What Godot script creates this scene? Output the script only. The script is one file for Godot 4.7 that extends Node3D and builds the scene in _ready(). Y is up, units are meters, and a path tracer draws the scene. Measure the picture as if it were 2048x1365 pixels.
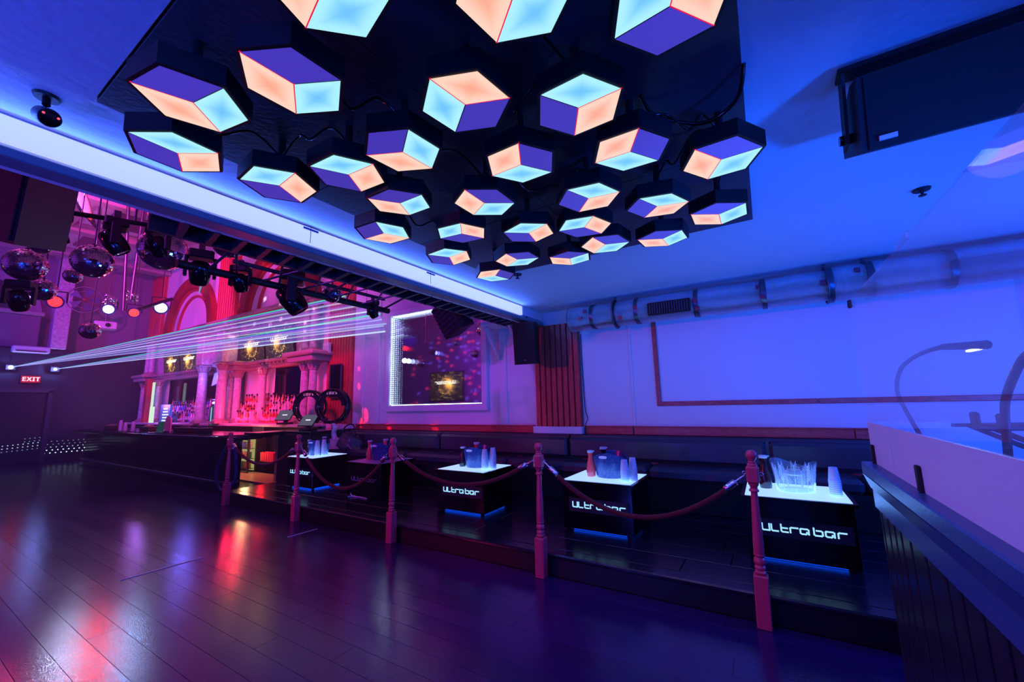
extends Node3D
# A night club: hexagon lamps over a lounge with lit cube tables, a tall bar hall beyond the beam.
# x runs right along the lounge wall, y up, z towards the viewer; metres.

var used = {}
var M = {}
var rng = RandomNumberGenerator.new()

# ---------------------------------------------------------------- mesh builder
class S:
	var st = SurfaceTool.new()
	var t = Transform3D()
	func _init():
		st.begin(Mesh.PRIMITIVE_TRIANGLES)
		st.set_smooth_group(-1)
	func v(p, uv = Vector2.ZERO):
		st.set_uv(uv)
		st.add_vertex(t * p)
	func tri(a, b, c, out = null):
		if out != null and (b - a).cross(c - a).dot(out) < 0:
			var k = b; b = c; c = k
		v(a); v(c); v(b)
		return self
	func q(a, b, c, d, out = null):
		if out != null and (b - a).cross(c - a).dot(out) < 0:
			var k = b; b = d; d = k
		v(a, Vector2(0, 1)); v(c, Vector2(1, 0)); v(b, Vector2(1, 1))
		v(a, Vector2(0, 1)); v(d, Vector2(0, 0)); v(c, Vector2(1, 0))
		return self
	func box(c, s, bev = 0.0):
		var h = s * 0.5
		if bev <= 0.0:
			for ax in 3:
				for sg in [-1.0, 1.0]:
					var n = Vector3.ZERO; n[ax] = sg
					var u = Vector3.ZERO; u[(ax + 1) % 3] = h[(ax + 1) % 3]
					var w = Vector3.ZERO; w[(ax + 2) % 3] = h[(ax + 2) % 3]
					var o = c + n * h[ax]
					q(o - u - w, o + u - w, o + u + w, o - u + w, n)
			return self
		var cv = func(ax, sx, sy, sz):
			var p = Vector3(sx * (h.x - bev), sy * (h.y - bev), sz * (h.z - bev))
			p[ax] = [sx, sy, sz][ax] * h[ax]
			return c + p
		for ax in 3:
			var b = (ax + 1) % 3
			var d = (ax + 2) % 3
			for sg in [-1.0, 1.0]:
				var n = Vector3.ZERO; n[ax] = sg
				var ps = []
				for k in [[-1.0, -1.0], [1.0, -1.0], [1.0, 1.0], [-1.0, 1.0]]:
					var g = Vector3.ZERO; g[ax] = sg; g[b] = k[0]; g[d] = k[1]
					ps.append(cv.call(ax, g.x, g.y, g.z))
				q(ps[0], ps[1], ps[2], ps[3], n)
				for s2 in [-1.0, 1.0]:
					var g0 = Vector3.ZERO; g0[ax] = sg; g0[b] = s2; g0[d] = -1.0
					var g1 = g0; g1[d] = 1.0
					q(cv.call(ax, g0.x, g0.y, g0.z), cv.call(ax, g1.x, g1.y, g1.z), cv.call(b, g1.x, g1.y, g1.z), cv.call(b, g0.x, g0.y, g0.z), g0 + g1)
		for sx in [-1.0, 1.0]:
			for sy in [-1.0, 1.0]:
				for sz in [-1.0, 1.0]:
					tri(cv.call(0, sx, sy, sz), cv.call(1, sx, sy, sz), cv.call(2, sx, sy, sz), Vector3(sx, sy, sz))
		return self
	func lathe(prof, n = 20, o = Vector3.ZERO):   # Array of Vector2(radius, height), from bottom to top
		var g = 1
		for i in prof.size() - 1:
			var a = prof[i]
			var b = prof[i + 1]
			if i > 0:
				var d0 = (a - prof[i - 1]).normalized()
				if d0.dot((b - a).normalized()) < 0.8: g += 1
			st.set_smooth_group(g)
			for k in n:
				var t0 = TAU * k / n
				var t1 = TAU * (k + 1) / n
				var c0 = Vector3(cos(t0), 0, sin(t0))
				var c1 = Vector3(cos(t1), 0, sin(t1))
				var p = o + c0 * a.x + Vector3(0, a.y, 0)
				var p1 = o + c1 * a.x + Vector3(0, a.y, 0)
				var q1 = o + c1 * b.x + Vector3(0, b.y, 0)
				var q0 = o + c0 * b.x + Vector3(0, b.y, 0)
				var u0 = float(k) / n
				var u1 = float(k + 1) / n
				# clockwise from outside
				if a.x > 0.00001:
					v(p, Vector2(u0, 1)); v(p1, Vector2(u1, 1)); v(q1, Vector2(u1, 0))
				if b.x > 0.00001:
					v(p, Vector2(u0, 1)); v(q1, Vector2(u1, 0)); v(q0, Vector2(u0, 0))
		st.set_smooth_group(-1)
		return self
	func sphere(o, r, n = 16):
		var pr = []
		for i in n / 2 + 1:
			var a = -PI / 2 + PI * i / (n / 2)
			pr.append(Vector2(maxf(cos(a) * r, 0.0), sin(a) * r))
		lathe(pr, n, o)
		return self
	func tube(pts, r, n = 8, caps = true):
		var rings = []
		var up = Vector3.UP
		for i in pts.size():
			var d = (pts[mini(i + 1, pts.size() - 1)] - pts[maxi(i - 1, 0)]).normalized()
			var x = up.cross(d)
			if x.length() < 0.05: x = Vector3(0.9, 0.1, 0.4).cross(d)
			x = x.normalized()
			var y = d.cross(x).normalized()
			up = y
			var rr = r
			if r is Array: rr = r[i] if r.size() == pts.size() else lerpf(r[0], r[r.size() - 1], float(i) / (pts.size() - 1))
			var ring = []
			for k in n: ring.append(pts[i] + (x * cos(TAU * k / n) + y * sin(TAU * k / n)) * rr)
			rings.append(ring)
		st.set_smooth_group(1)
		for i in pts.size() - 1:
			for k in n:
				var k1 = (k + 1) % n
				v(rings[i][k]); v(rings[i + 1][k1]); v(rings[i][k1])
				v(rings[i][k]); v(rings[i + 1][k]); v(rings[i + 1][k1])
		st.set_smooth_group(-1)
		if caps:
			for k in range(1, n - 1):
				tri(rings[0][0], rings[0][k], rings[0][k + 1], pts[0] - pts[1])
				var e = pts.size() - 1
				tri(rings[e][0], rings[e][k], rings[e][k + 1], pts[e] - pts[e - 1])
		return self
	func bar(a, b, w, h = 0.0):    # square bar between two points
		if h == 0.0: h = w
		var d = (b - a).normalized()
		var x = Vector3.UP.cross(d)
		if x.length() < 0.01: x = Vector3.RIGHT
		x = x.normalized()
		var keep = t
		t = t * Transform3D(Basis(x, d.cross(x).normalized(), d), (a + b) * 0.5)
		box(Vector3.ZERO, Vector3(w, h, a.distance_to(b)))
		t = keep
		return self
	func prism(poly, a, b):    # convex outline (Vector3 points), from offset a to offset b
		var n = poly.size()
		var ce = Vector3.ZERO
		for p in poly: ce += p / n
		for i in n:
			var p = poly[i]
			var p2 = poly[(i + 1) % n]
			q(p + a, p2 + a, p2 + b, p + b, (p + p2) * 0.5 - ce)
		for i in range(1, n - 1):
			tri(poly[0] + a, poly[i] + a, poly[i + 1] + a, a - b)
			tri(poly[0] + b, poly[i] + b, poly[i + 1] + b, b - a)
		return self
		return self
	func done():
		st.generate_normals()
		return st.commit()

# ---------------------------------------------------------------- scene helpers
func numbered(called):
	var n = used.get(called, 0)
	used[called] = n + 1
	return called if n == 0 else "%s_%03d" % [called, n]

func tag(o, label, category = "", group = "", kind = ""):
	if label: o.set_meta("label", label)
	if category: o.set_meta("category", category)
	if group: o.set_meta("group", group)
	if kind: o.set_meta("kind", kind)
	return o

func thing(called, label, category, at = Vector3.ZERO, rot = Vector3.ZERO, group = ""):
	var o = Node3D.new()
	o.name = numbered(called)
	add_child(o)
	o.position = at
	o.rotation_degrees = rot
	return tag(o, label, category, group)

func part(o, called, s, m, label = ""):
	var p = MeshInstance3D.new()
	p.name = called
	p.mesh = s if s is Mesh else s.done()
	p.material_override = m
	o.add_child(p, true)
	if label: p.set_meta("label", label)
	return p

func one(called, s, m, label, category, group = "", at = Vector3.ZERO, rot = Vector3.ZERO):
	var p = MeshInstance3D.new()
	p.name = numbered(called)
	p.mesh = s if s is Mesh else s.done()
	p.material_override = m
	add_child(p)
	p.position = at
	p.rotation_degrees = rot
	return tag(p, label, category, group)

func struct(called, s, m, label = ""):
	var p = MeshInstance3D.new()
	p.name = numbered(called)
	p.mesh = s if s is Mesh else s.done()
	p.material_override = m
	add_child(p)
	return tag(p, label, "", "", "structure")

func dup(o, at, rot = null, label = "", group = ""):
	var c = o.duplicate()
	var base = str(o.name)
	if base.length() > 4 and base[-4] == "_" and base.substr(base.length() - 3).is_valid_int(): base = base.substr(0, base.length() - 4)
	c.name = numbered(base)
	add_child(c)
	c.position = at
	if rot != null: c.rotation_degrees = rot
	return tag(c, label, "", group)

func mat(c, rough = 0.6, metal = 0.0):
	var m = StandardMaterial3D.new()
	m.albedo_color = c
	m.roughness = rough
	m.metallic = metal
	return m

func glow(c, e, base = Color(0.02, 0.02, 0.02)):
	var m = mat(base, 0.5)
	m.emission_enabled = true
	m.emission = c
	m.emission_energy_multiplier = e
	return m

func clear(c, a, rough = 0.05):
	var m = mat(Color(c.r, c.g, c.b, a), rough)
	m.transparency = BaseMaterial3D.TRANSPARENCY_ALPHA
	return m

func noise_tex(freq, seed_, normal = false, size = 512, strength = 4.0, ramp = null):
	var n = FastNoiseLite.new()
	n.noise_type = FastNoiseLite.TYPE_SIMPLEX_SMOOTH
	n.frequency = freq
	n.fractal_octaves = 4
	n.seed = seed_
	var t = NoiseTexture2D.new()
	t.width = size
	t.height = size
	t.seamless = true
	t.noise = n
	if normal:
		t.as_normal_map = true
		t.bump_strength = strength
	if ramp != null:
		var g = Gradient.new()
		g.set_color(0, ramp[0])
		g.set_color(1, ramp[1])
		t.color_ramp = g
	return t

func tri_map(m, scale):
	m.uv1_triplanar = true
	m.uv1_world_triplanar = true
	m.uv1_scale = Vector3.ONE * scale if not scale is Vector3 else scale

func bumpy(m, tex, scale, amount):
	m.normal_enabled = true
	m.normal_texture = tex
	m.normal_scale = amount
	tri_map(m, scale)

func lamp_omni(called, at, c, e, size = 0.1, parent = self):
	var l = OmniLight3D.new()
	l.name = numbered(called)
	l.light_color = c
	l.light_energy = e
	l.light_size = size
	l.omni_range = 40.0
	l.omni_attenuation = 2.0
	l.shadow_enabled = true
	parent.add_child(l, true)
	l.position = at
	return l

func lamp_spot(called, at, to, c, e, angle, size = 0.02, soft = 0.3, parent = self):
	var l = SpotLight3D.new()
	l.name = numbered(called)
	l.light_color = c
	l.light_energy = e
	l.light_size = size
	l.spot_angle = angle
	l.spot_angle_attenuation = soft
	l.spot_range = 60.0
	l.spot_attenuation = 2.0
	l.shadow_enabled = true
	parent.add_child(l, true)
	l.look_at_from_position(at, to, Vector3.UP if absf((to - at).normalized().y) < 0.98 else Vector3.RIGHT)
	return l

# ---------------------------------------------------------------- the club's lettering
const LETTERS = {
	"u": [0.8, [[0, 1], [0, 0.12], [0.12, 0], [0.74, 0], [0.74, 1]]],
	"l": [0.72, [[0, 1], [0, 0.12], [0.12, 0], [0.66, 0]]],
	"t": [0.84, [[0.1, 1.12], [0.1, 0.12], [0.22, 0], [0.76, 0]], [[0.1, 0.6], [0.72, 0.6]]],
	"r": [0.82, [[0, 0], [0, 0.66], [0.12, 0.78], [0.76, 0.78]]],
	"a": [0.98, [[0.06, 0.78], [0.68, 0.78], [0.8, 0.66], [0.8, 0]], [[0.06, 0.78], [0, 0.66], [0, 0.12], [0.12, 0], [0.5, 0], [0.62, 0.12], [0.62, 0.3]]],
	"b": [0.92, [[0, 1.1], [0, 0.12], [0.12, 0], [0.68, 0], [0.8, 0.12], [0.8, 0.62], [0.68, 0.74], [0.24, 0.74]]],
}
const WORD = ["u", "l", "t", "r", "a", " ", "b", "a", "r"]

func strokes():      # the word as a list of line strips, in units of its letter height, centred
	var out = []
	var x = 0.0
	for ch in WORD:
		if ch == " ":
			x += 0.16
			continue
		var d = LETTERS[ch]
		for i in range(1, d.size()):
			var ln = []
			for p in d[i]: ln.append(Vector2((x + p[0]) * 1.38, p[1]))
			out.append(ln)
		x += d[0] + 0.16
	for ln in out:
		for i in ln.size(): ln[i] -= Vector2((x * 0.5 - 0.08) * 1.38, 0.5)
	return [out, (x - 0.16) * 1.38]

func logo(width, thick, depth):
	var w = strokes()
	var k = width / w[1]
	var s = S.new()
	for ln in w[0]:
		for i in ln.size() - 1:
			var a = ln[i] * k
			var b = ln[i + 1] * k
			var d = (b - a).normalized() * thick * 0.38
			a -= d
			b += d
			var n = Vector2(-d.y, d.x).normalized() * thick * 0.5
			s.prism([Vector3(a.x + n.x, a.y + n.y, 0), Vector3(a.x - n.x, a.y - n.y, 0), Vector3(b.x - n.x, b.y - n.y, 0), Vector3(b.x + n.x, b.y + n.y, 0)], Vector3.ZERO, Vector3(0, 0, depth))
	return s.done()

func seg_dist(p, a, b):
	var d = b - a
	return p.distance_to(a + d * clampf((p - a).dot(d) / maxf(d.length_squared(), 0.000001), 0, 1))

func burst_image(w, h):      # what the bar's screens show: a burst of gold sparks behind the word
	var im = Image.create(w, h, false, Image.FORMAT_RGB8)
	im.fill(Color(0.1, 0.07, 0.05))
	var r = RandomNumberGenerator.new()
	r.seed = 5
	var c = Vector2(w * 0.42, h * 0.42)
	for y in h:
		for x in w:
			var d = (Vector2(x, y) - c) / h
			var g = exp(-d.length_squared() * 26.0)
			var ring = exp(-pow((Vector2(x - w * 0.52, y - h * 0.5) / h).length() - 0.27, 2) * 900.0) * 0.6
			var a = g + ring * (0.5 + 0.5 * sin(x * 1.7) * cos(y * 1.3))
			im.set_pixel(x, y, Color(0.12 + a * 1.2, 0.085 + a * 0.82, 0.06 + a * 0.35).clamp())
	for i in 260:
		var ang = r.randf() * TAU
		var far = r.randf_range(0.15, 0.75) * h
		var p = Vector2(w * 0.5, h * 0.5) + Vector2(cos(ang) * 1.2, sin(ang)) * far
		var br = r.randf_range(0.4, 1.0)
		var n = int(r.randf_range(2, 9))
		for k in n:
			var z = p + Vector2(cos(ang), sin(ang)) * k
			for ox in 2 + n / 6:
				var xx = int(z.x) + ox
				if xx >= 0 and xx < w and int(z.y) >= 0 and int(z.y) < h: im.set_pixel(xx, int(z.y), Color(br, br * 0.78, br * 0.42))
	var wd = strokes()
	var k = w * 0.62 / wd[1]
	for ln in wd[0]:
		for i in ln.size() - 1:
			var a = Vector2(w * 0.52 + ln[i].x * k, h * 0.36 - ln[i].y * k * 1.15)
			var b = Vector2(w * 0.52 + ln[i + 1].x * k, h * 0.36 - ln[i + 1].y * k * 1.15)
			for yy in range(maxi(0, int(minf(a.y, b.y)) - 4), mini(h, int(maxf(a.y, b.y)) + 5)):
				for xx in range(maxi(0, int(minf(a.x, b.x)) - 4), mini(w, int(maxf(a.x, b.x)) + 5)):
					if seg_dist(Vector2(xx, yy), a, b) < 2.4: im.set_pixel(xx, yy, Color(1, 0.98, 0.88))
	return im

func lamp_image(edge, mid):      # a lamp face: brightest along its edges where the LEDs are
	var im = Image.create(64, 64, false, Image.FORMAT_RGB8)
	for y in 64:
		for x in 64:
			var d = minf(minf(x, 63 - x), minf(y, 63 - y)) / 31.5
			im.set_pixel(x, y, edge.lerp(mid, smoothstep(0.1, 1.0, d)))
	return im

func glow_tex(im, e):
	var m = mat(Color(0.05, 0.05, 0.05), 0.35)
	m.emission_enabled = true
	m.emission = Color.WHITE
	m.emission_operator = BaseMaterial3D.EMISSION_OP_MULTIPLY
	m.emission_texture = ImageTexture.create_from_image(im)
	m.emission_energy_multiplier = e
	m.texture_repeat = false
	return m

func text_mesh(txt, size, depth, font = "Droid Sans"):
	var t = TextMesh.new()
	var f = SystemFont.new()
	f.font_names = PackedStringArray([font])
	f.font_weight = 700
	t.font = f
	t.text = txt
	t.font_size = 32
	t.pixel_size = size / 32.0
	t.depth = depth
	return t

# ================================================================ build
func _ready():
	rng.seed = 11
	setup()
	materials()
	room()
	lounge_wall()
	platform_and_seats()
	ceiling_fittings()
	booth()
	posts_and_ropes()
	tables()
	hall()
	bar()
	rig()
	beams()

#CAMERA
func setup():
	var cam = Camera3D.new()
	cam.name = "camera"
	cam.fov = rad_to_deg(2.0 * atan(682.5 / 811.0))
	cam.near = 0.05
	cam.far = 100.0
	cam.rotation_degrees = Vector3(8.66, 31.577, -1.414)
	add_child(cam)
	cam.position = Vector3(0, 1.42, 0)
	cam.current = true
	var we = WorldEnvironment.new()
	we.name = "world_environment"
	var e = Environment.new()
	e.background_mode = Environment.BG_COLOR
	e.background_color = Color(0.002, 0.002, 0.006)
	e.tonemap_mode = Environment.TONE_MAPPER_LINEAR
	e.tonemap_exposure = 1.0
	e.volumetric_fog_enabled = true
	e.volumetric_fog_density = 0.0
	e.sdfgi_enabled = true
	e.ssao_enabled = true
	e.ssil_enabled = true
	we.environment = e
	add_child(we)
	#LIGHTS
	var blue = Color(0.0, 0.33, 1.0)
	lamp_omni("blue_wash_light", Vector3(2.4, 1.5, -3.9), blue, 3.8, 0.25)
	lamp_omni("blue_wash_light", Vector3(1.9, 1.2, 1.6), blue, 6.0, 0.25)
	lamp_omni("blue_wash_light", Vector3(-2.5, 1.0, 1.7), Color(0.24, 0.28, 1.0), 4.0, 0.25)
	lamp_spot("red_hall_light", Vector3(-7.2, 2.45, 3.6), Vector3(-1.6, 0.9, -4.4), Color(1.0, 0.12, 0.5), 11.0, 30, 0.1, 1.0)
	lamp_spot("blue_uplight", Vector3(1.5, 1.3, -1.4), Vector3(-2.0, 2.75, -4.8), blue, 9.0, 46, 0.1, 1.0)
	# the hall behind the beam: magenta spots on the bar wall and ceiling, blue at the far end
	lamp_spot("magenta_wash_light", Vector3(-9.0, 6.0, 1.0), Vector3(-15.0, 4.6, -5.6), Color(1.0, 0.22, 0.85), 85.0, 34, 0.15, 1.0)
	lamp_spot("magenta_wash_light", Vector3(-6.0, 6.0, 1.5), Vector3(-10.5, 4.4, -5.6), Color(1.0, 0.25, 0.9), 60.0, 34, 0.15, 1.0)
	lamp_spot("purple_wash_light", Vector3(-4.6, 5.6, 2.5), Vector3(-5.6, 1.8, -5.6), Color(0.75, 0.22, 1.0), 26.0, 26, 0.15, 1.0)
	lamp_spot("ceiling_wash_light", Vector3(-8.5, 3.4, 0.8), Vector3(-10.5, 6.5, -2.0), Color(1.0, 0.45, 0.9), 9.0, 60, 0.1, 1.0)
	lamp_spot("ceiling_wash_light", Vector3(-13.5, 3.2, 0.5), Vector3(-14.5, 6.5, -2.0), Color(0.85, 0.4, 1.0), 10.0, 60, 0.1, 1.0)
	lamp_spot("purple_wash_light", Vector3(-9.5, 3.5, 1.0), Vector3(-11.0, 2.8, 6.0), Color(0.72, 0.25, 1.0), 26.0, 60, 0.1, 1.0)
	lamp_spot("red_wash_light", Vector3(-6.6, 5.0, -1.6), Vector3(-9.3, 1.8, -5.5), Color(1.0, 0.1, 0.35), 22.0, 24, 0.1, 1.0)
	lamp_spot("blue_wash_light", Vector3(-14.0, 4.6, 3.0), Vector3(-19.0, 2.6, -2.5), Color(0.15, 0.15, 1.0), 45.0, 50, 0.15, 1.0)

func materials():
	var n_floor = noise_tex(0.02, 3, true, 512, 6.0)
	var n_fine = noise_tex(0.06, 9, true, 512, 5.0)
	M.floor = []
	for i in 3:
		var m = mat([Color(0.16, 0.05, 0.27), Color(0.145, 0.045, 0.25), Color(0.17, 0.055, 0.28)][i], [0.15, 0.165, 0.18][i])
		bumpy(m, n_fine, Vector3(2.6, 2.6, 2.6), 0.1)
		M.floor.append(m)
	M.deck = mat(Color(0.1, 0.07, 0.14), 0.2)
	bumpy(M.deck, n_floor, Vector3(1.2, 1.2, 3.0), 0.1)
	M.riser = mat(Color(0.05, 0.04, 0.05), 0.4)
	M.wall = mat(Color(0.86, 0.85, 0.86), 0.75)
	bumpy(M.wall, n_fine, 0.8, 0.06)
	M.ceil = mat(Color(0.84, 0.84, 0.86), 0.8)
	bumpy(M.ceil, n_fine, 0.5, 0.12)
	M.paint = mat(Color(0.84, 0.82, 0.86), 0.55)
	M.black = mat(Color(0.035, 0.035, 0.045), 0.5)
	M.matte = mat(Color(0.02, 0.02, 0.025), 0.85)
	M.board = mat(Color(0.2, 0.2, 0.24), 0.5)
	bumpy(M.board, n_fine, 1.0, 0.12)
	M.gloss = mat(Color(0.02, 0.02, 0.03), 0.12)
	M.vinyl = mat(Color(0.22, 0.22, 0.27), 0.34)
	bumpy(M.vinyl, n_fine, 3.0, 0.05)
	var grain = noise_tex(0.012, 21, false, 512, 1.0, [Color(0.66, 0.22, 0.22), Color(0.84, 0.36, 0.32)])
	M.wood = mat(Color.WHITE, 0.35)
	M.wood.albedo_texture = grain
	tri_map(M.wood, Vector3(1.2, 5.0, 5.0))
	M.slat = mat(Color(0.95, 0.9, 0.9), 0.42)
	M.slat.albedo_texture = grain
	tri_map(M.slat, Vector3(5.0, 0.7, 5.0))
	M.post = mat(Color(0.82, 0.24, 0.36), 0.3)
	bumpy(M.post, n_fine, 4.0, 0.05)
	M.velvet = mat(Color(0.34, 0.03, 0.07), 0.85)
	M.velvet.rim_enabled = true
	M.velvet.rim = 0.5
	M.velvet_lit_blue = mat(Color(0.06, 0.1, 0.35), 0.8)  # rope velvet with the blue light on it mixed into the colour
	M.chrome = mat(Color(0.85, 0.85, 0.88), 0.15, 1.0)
	M.steel = mat(Color(0.4, 0.4, 0.45), 0.35, 0.9)
	M.foil = mat(Color(0.82, 0.84, 0.9), 0.26, 1.0)
	bumpy(M.foil, noise_tex(0.12, 31, true, 512, 24.0), 3.2, 0.9)
	M.grille = mat(Color(0.015, 0.015, 0.02), 0.7)
	M.glass = clear(Color(0.9, 0.95, 1.0), 0.05, 0.02)
	M.crystal = clear(Color(0.85, 0.92, 1.0), 0.05, 0.04)
	M.frost = mat(Color(0.82, 0.84, 0.9), 0.4)
	M.frost.backlight_enabled = true
	M.frost.backlight = Color(0.8, 0.8, 0.8)
	M.mirror = mat(Color(0.85, 0.85, 0.88), 0.02, 1.0)
	M.darkmirror = mat(Color(0.25, 0.25, 0.3), 0.05, 1.0)
	M.marble = mat(Color.WHITE, 0.35)
	M.marble.albedo_texture = noise_tex(0.014, 44, false, 512, 1.0, [Color(0.66, 0.6, 0.63), Color(0.88, 0.84, 0.86)])
	tri_map(M.marble, 1.4)
	M.stone = mat(Color(0.66, 0.55, 0.56), 0.6)
	M.glitter = mat(Color(0.75, 0.06, 0.08), 0.3, 0.4)
	bumpy(M.glitter, noise_tex(0.16, 51, true, 512, 14.0), 2.0, 0.8)
	M.flute = mat(Color(0.72, 0.16, 0.14), 0.4)
	M.boothtop_lit_blue = mat(Color(0.2, 0.32, 0.5), 0.36)  # black booth paint tinted with the blue light it catches
	bumpy(M.boothtop_lit_blue, n_fine, 1.5, 0.08)
	M.boothwood = mat(Color(0.14, 0.15, 0.19), 0.3)
	bumpy(M.boothwood, n_fine, 1.5, 0.08)
	M.led = glow(Color(0.8, 0.93, 1.0), 9.0)
	M.cream = mat(Color(0.8, 0.8, 0.82), 0.6)

func room():
	var s = S.new()
	# floor slab with laid boards near the viewer
	s.box(Vector3(-8.2, -0.06, 0.0), Vector3(22.6, 0.1, 12.6))
	var fl = struct("floor", s, M.floor[1], "dark glossy boarded dance floor")
	var bw = 0.16
	for j in 20:
		var z = -3.2 + bw * (j + 0.5)
		var x = 0.55 - rng.randf_range(0.0, 1.1)
		var x1 = 0.55
		while x1 > -9.2:
			var x0 = maxf(x, -9.25)
			if x1 - x0 > 0.05:
				var b = S.new()
				b.box(Vector3((x0 + x1) / 2, -0.005, z), Vector3(x1 - x0 - 0.0016, 0.012, bw - 0.0016), 0.0005)
				part(fl, "floor_board", b, M.floor[rng.randi() % 3])
			x1 = x0
			x = x1 - rng.randf_range(1.2, 1.7)
	# strips of tape on the floor
	for a in [[Vector3(-4.841, 0.004, -1.389), Vector3(-4.809, 0.004, -1.979), "thin pale tape line on the dance floor nearer the viewer"], [Vector3(-4.670, 0.004, -2.733), Vector3(-4.658, 0.004, -3.083), "short thin tape line on the dance floor near the second post from the bar"]]:
		one("tape_strip", S.new().bar(a[0], a[1], 0.012, 0.003), M.cream, a[2], "tape")
	# lounge shell
	s = S.new()
	s.box(Vector3(-2.8, 1.4, -5.72), Vector3(11.8, 2.9, 0.24))
	s.box(Vector3(-5.75, 4.7, -5.72), Vector3(5.9, 3.8, 0.24))
	struct("wall_back", s, M.wall, "white panelled wall behind the lounge seats")
	s = S.new()
	s.box(Vector3(-0.0, 2.86, -1.3), Vector3(5.78, 0.12, 8.9))
	struct("ceiling", s, M.ceil, "white plaster lounge ceiling")
	s = S.new()
	s.box(Vector3(2.95, 1.4, -1.3), Vector3(0.12, 2.9, 8.9))
	struct("wall_right", s, M.wall, "white wall behind the DJ booth")
	s = S.new()
	s.box(Vector3(0.0, 1.4, 3.2), Vector3(5.9, 2.9, 0.12))
	struct("wall_front", s, M.wall, "white wall behind the viewer")
	# the beam between lounge and hall: band with painted glow, lower trim, wall of the hall above it
	s = S.new()
	s.box(Vector3(-2.96, 4.55, 0.2), Vector3(0.14, 3.9, 11.9))
	s.box(Vector3(-2.96, 1.3, 4.7), Vector3(0.14, 2.6, 2.9))
	struct("wall_beam", s, M.wall, "wall of the hall above the lit beam")
	s = S.new()
	s.box(Vector3(-2.905, 2.615, -1.2), Vector3(0.13, 0.05, 8.75), 0.006)
	struct("trim_beam", s, mat(Color(0.45, 0.45, 0.5), 0.35), "dark bevelled trim under the lit beam")
	var t = thing("painted_glow_band", "white fascia band with painted pale blue glow along the beam between lounge and hall", "light", Vector3(-2.87, 2.735, 0))
	var lb = glow(Color(0.74, 0.79, 1.0), 0.95, Color(0.8, 0.8, 0.85))  # white fascia given a glow in place of the spots lighting it
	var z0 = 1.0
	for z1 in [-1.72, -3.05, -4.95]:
		part(t, "painted_glow_panel", S.new().box(Vector3(0, -0.003, (z0 + z1) / 2), Vector3(0.03, 0.128, z0 - z1)), lb)
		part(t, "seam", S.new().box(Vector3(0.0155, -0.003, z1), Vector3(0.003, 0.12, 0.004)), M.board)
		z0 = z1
	part(t, "end_panel", S.new().box(Vector3(0, -0.003, -5.27), Vector3(0.03, 0.128, 0.62)), M.paint)
	part(t, "edge_strip", S.new().box(Vector3(0.012, 0.062, -2.1), Vector3(0.012, 0.01, 6.4)), M.cream)
	for z in [-1.72, -3.05]: part(t, "clip", S.new().box(Vector3(0.018, 0.042, z), Vector3(0.008, 0.014, 0.12)), mat(Color(0.15, 0.25, 0.6), 0.4))
	var al = AreaLight3D.new()  # added fill light, the band itself is no lamp
	al.name = "added_band_fill"
	al.area_size = Vector2(5.8, 0.1)
	al.light_color = Color(0.2, 0.4, 1.0)
	al.light_energy = 2.6
	al.shadow_enabled = true
	add_child(al)
	al.look_at_from_position(Vector3(-2.83, 2.735, -2.0), Vector3(0, 2.735, -2.0))
	# dark louvred soffit on the hall side of the beam
	t = thing("louvre_soffit", "dark louvred soffit hanging beside the beam on the hall side", "soffit")
	part(t, "frame", S.new().box(Vector3(-3.18, 2.72, -3.2), Vector3(0.36, 0.03, 4.6)).box(Vector3(-3.35, 2.66, -3.2), Vector3(0.03, 0.1, 4.6)), M.board)
	for i in 26:
		part(t, "slat", S.new().bar(Vector3(-3.02, 2.63, -1.0 - i * 0.172), Vector3(-3.33, 2.63, -1.06 - i * 0.172), 0.035, 0.07), M.board)

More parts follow.
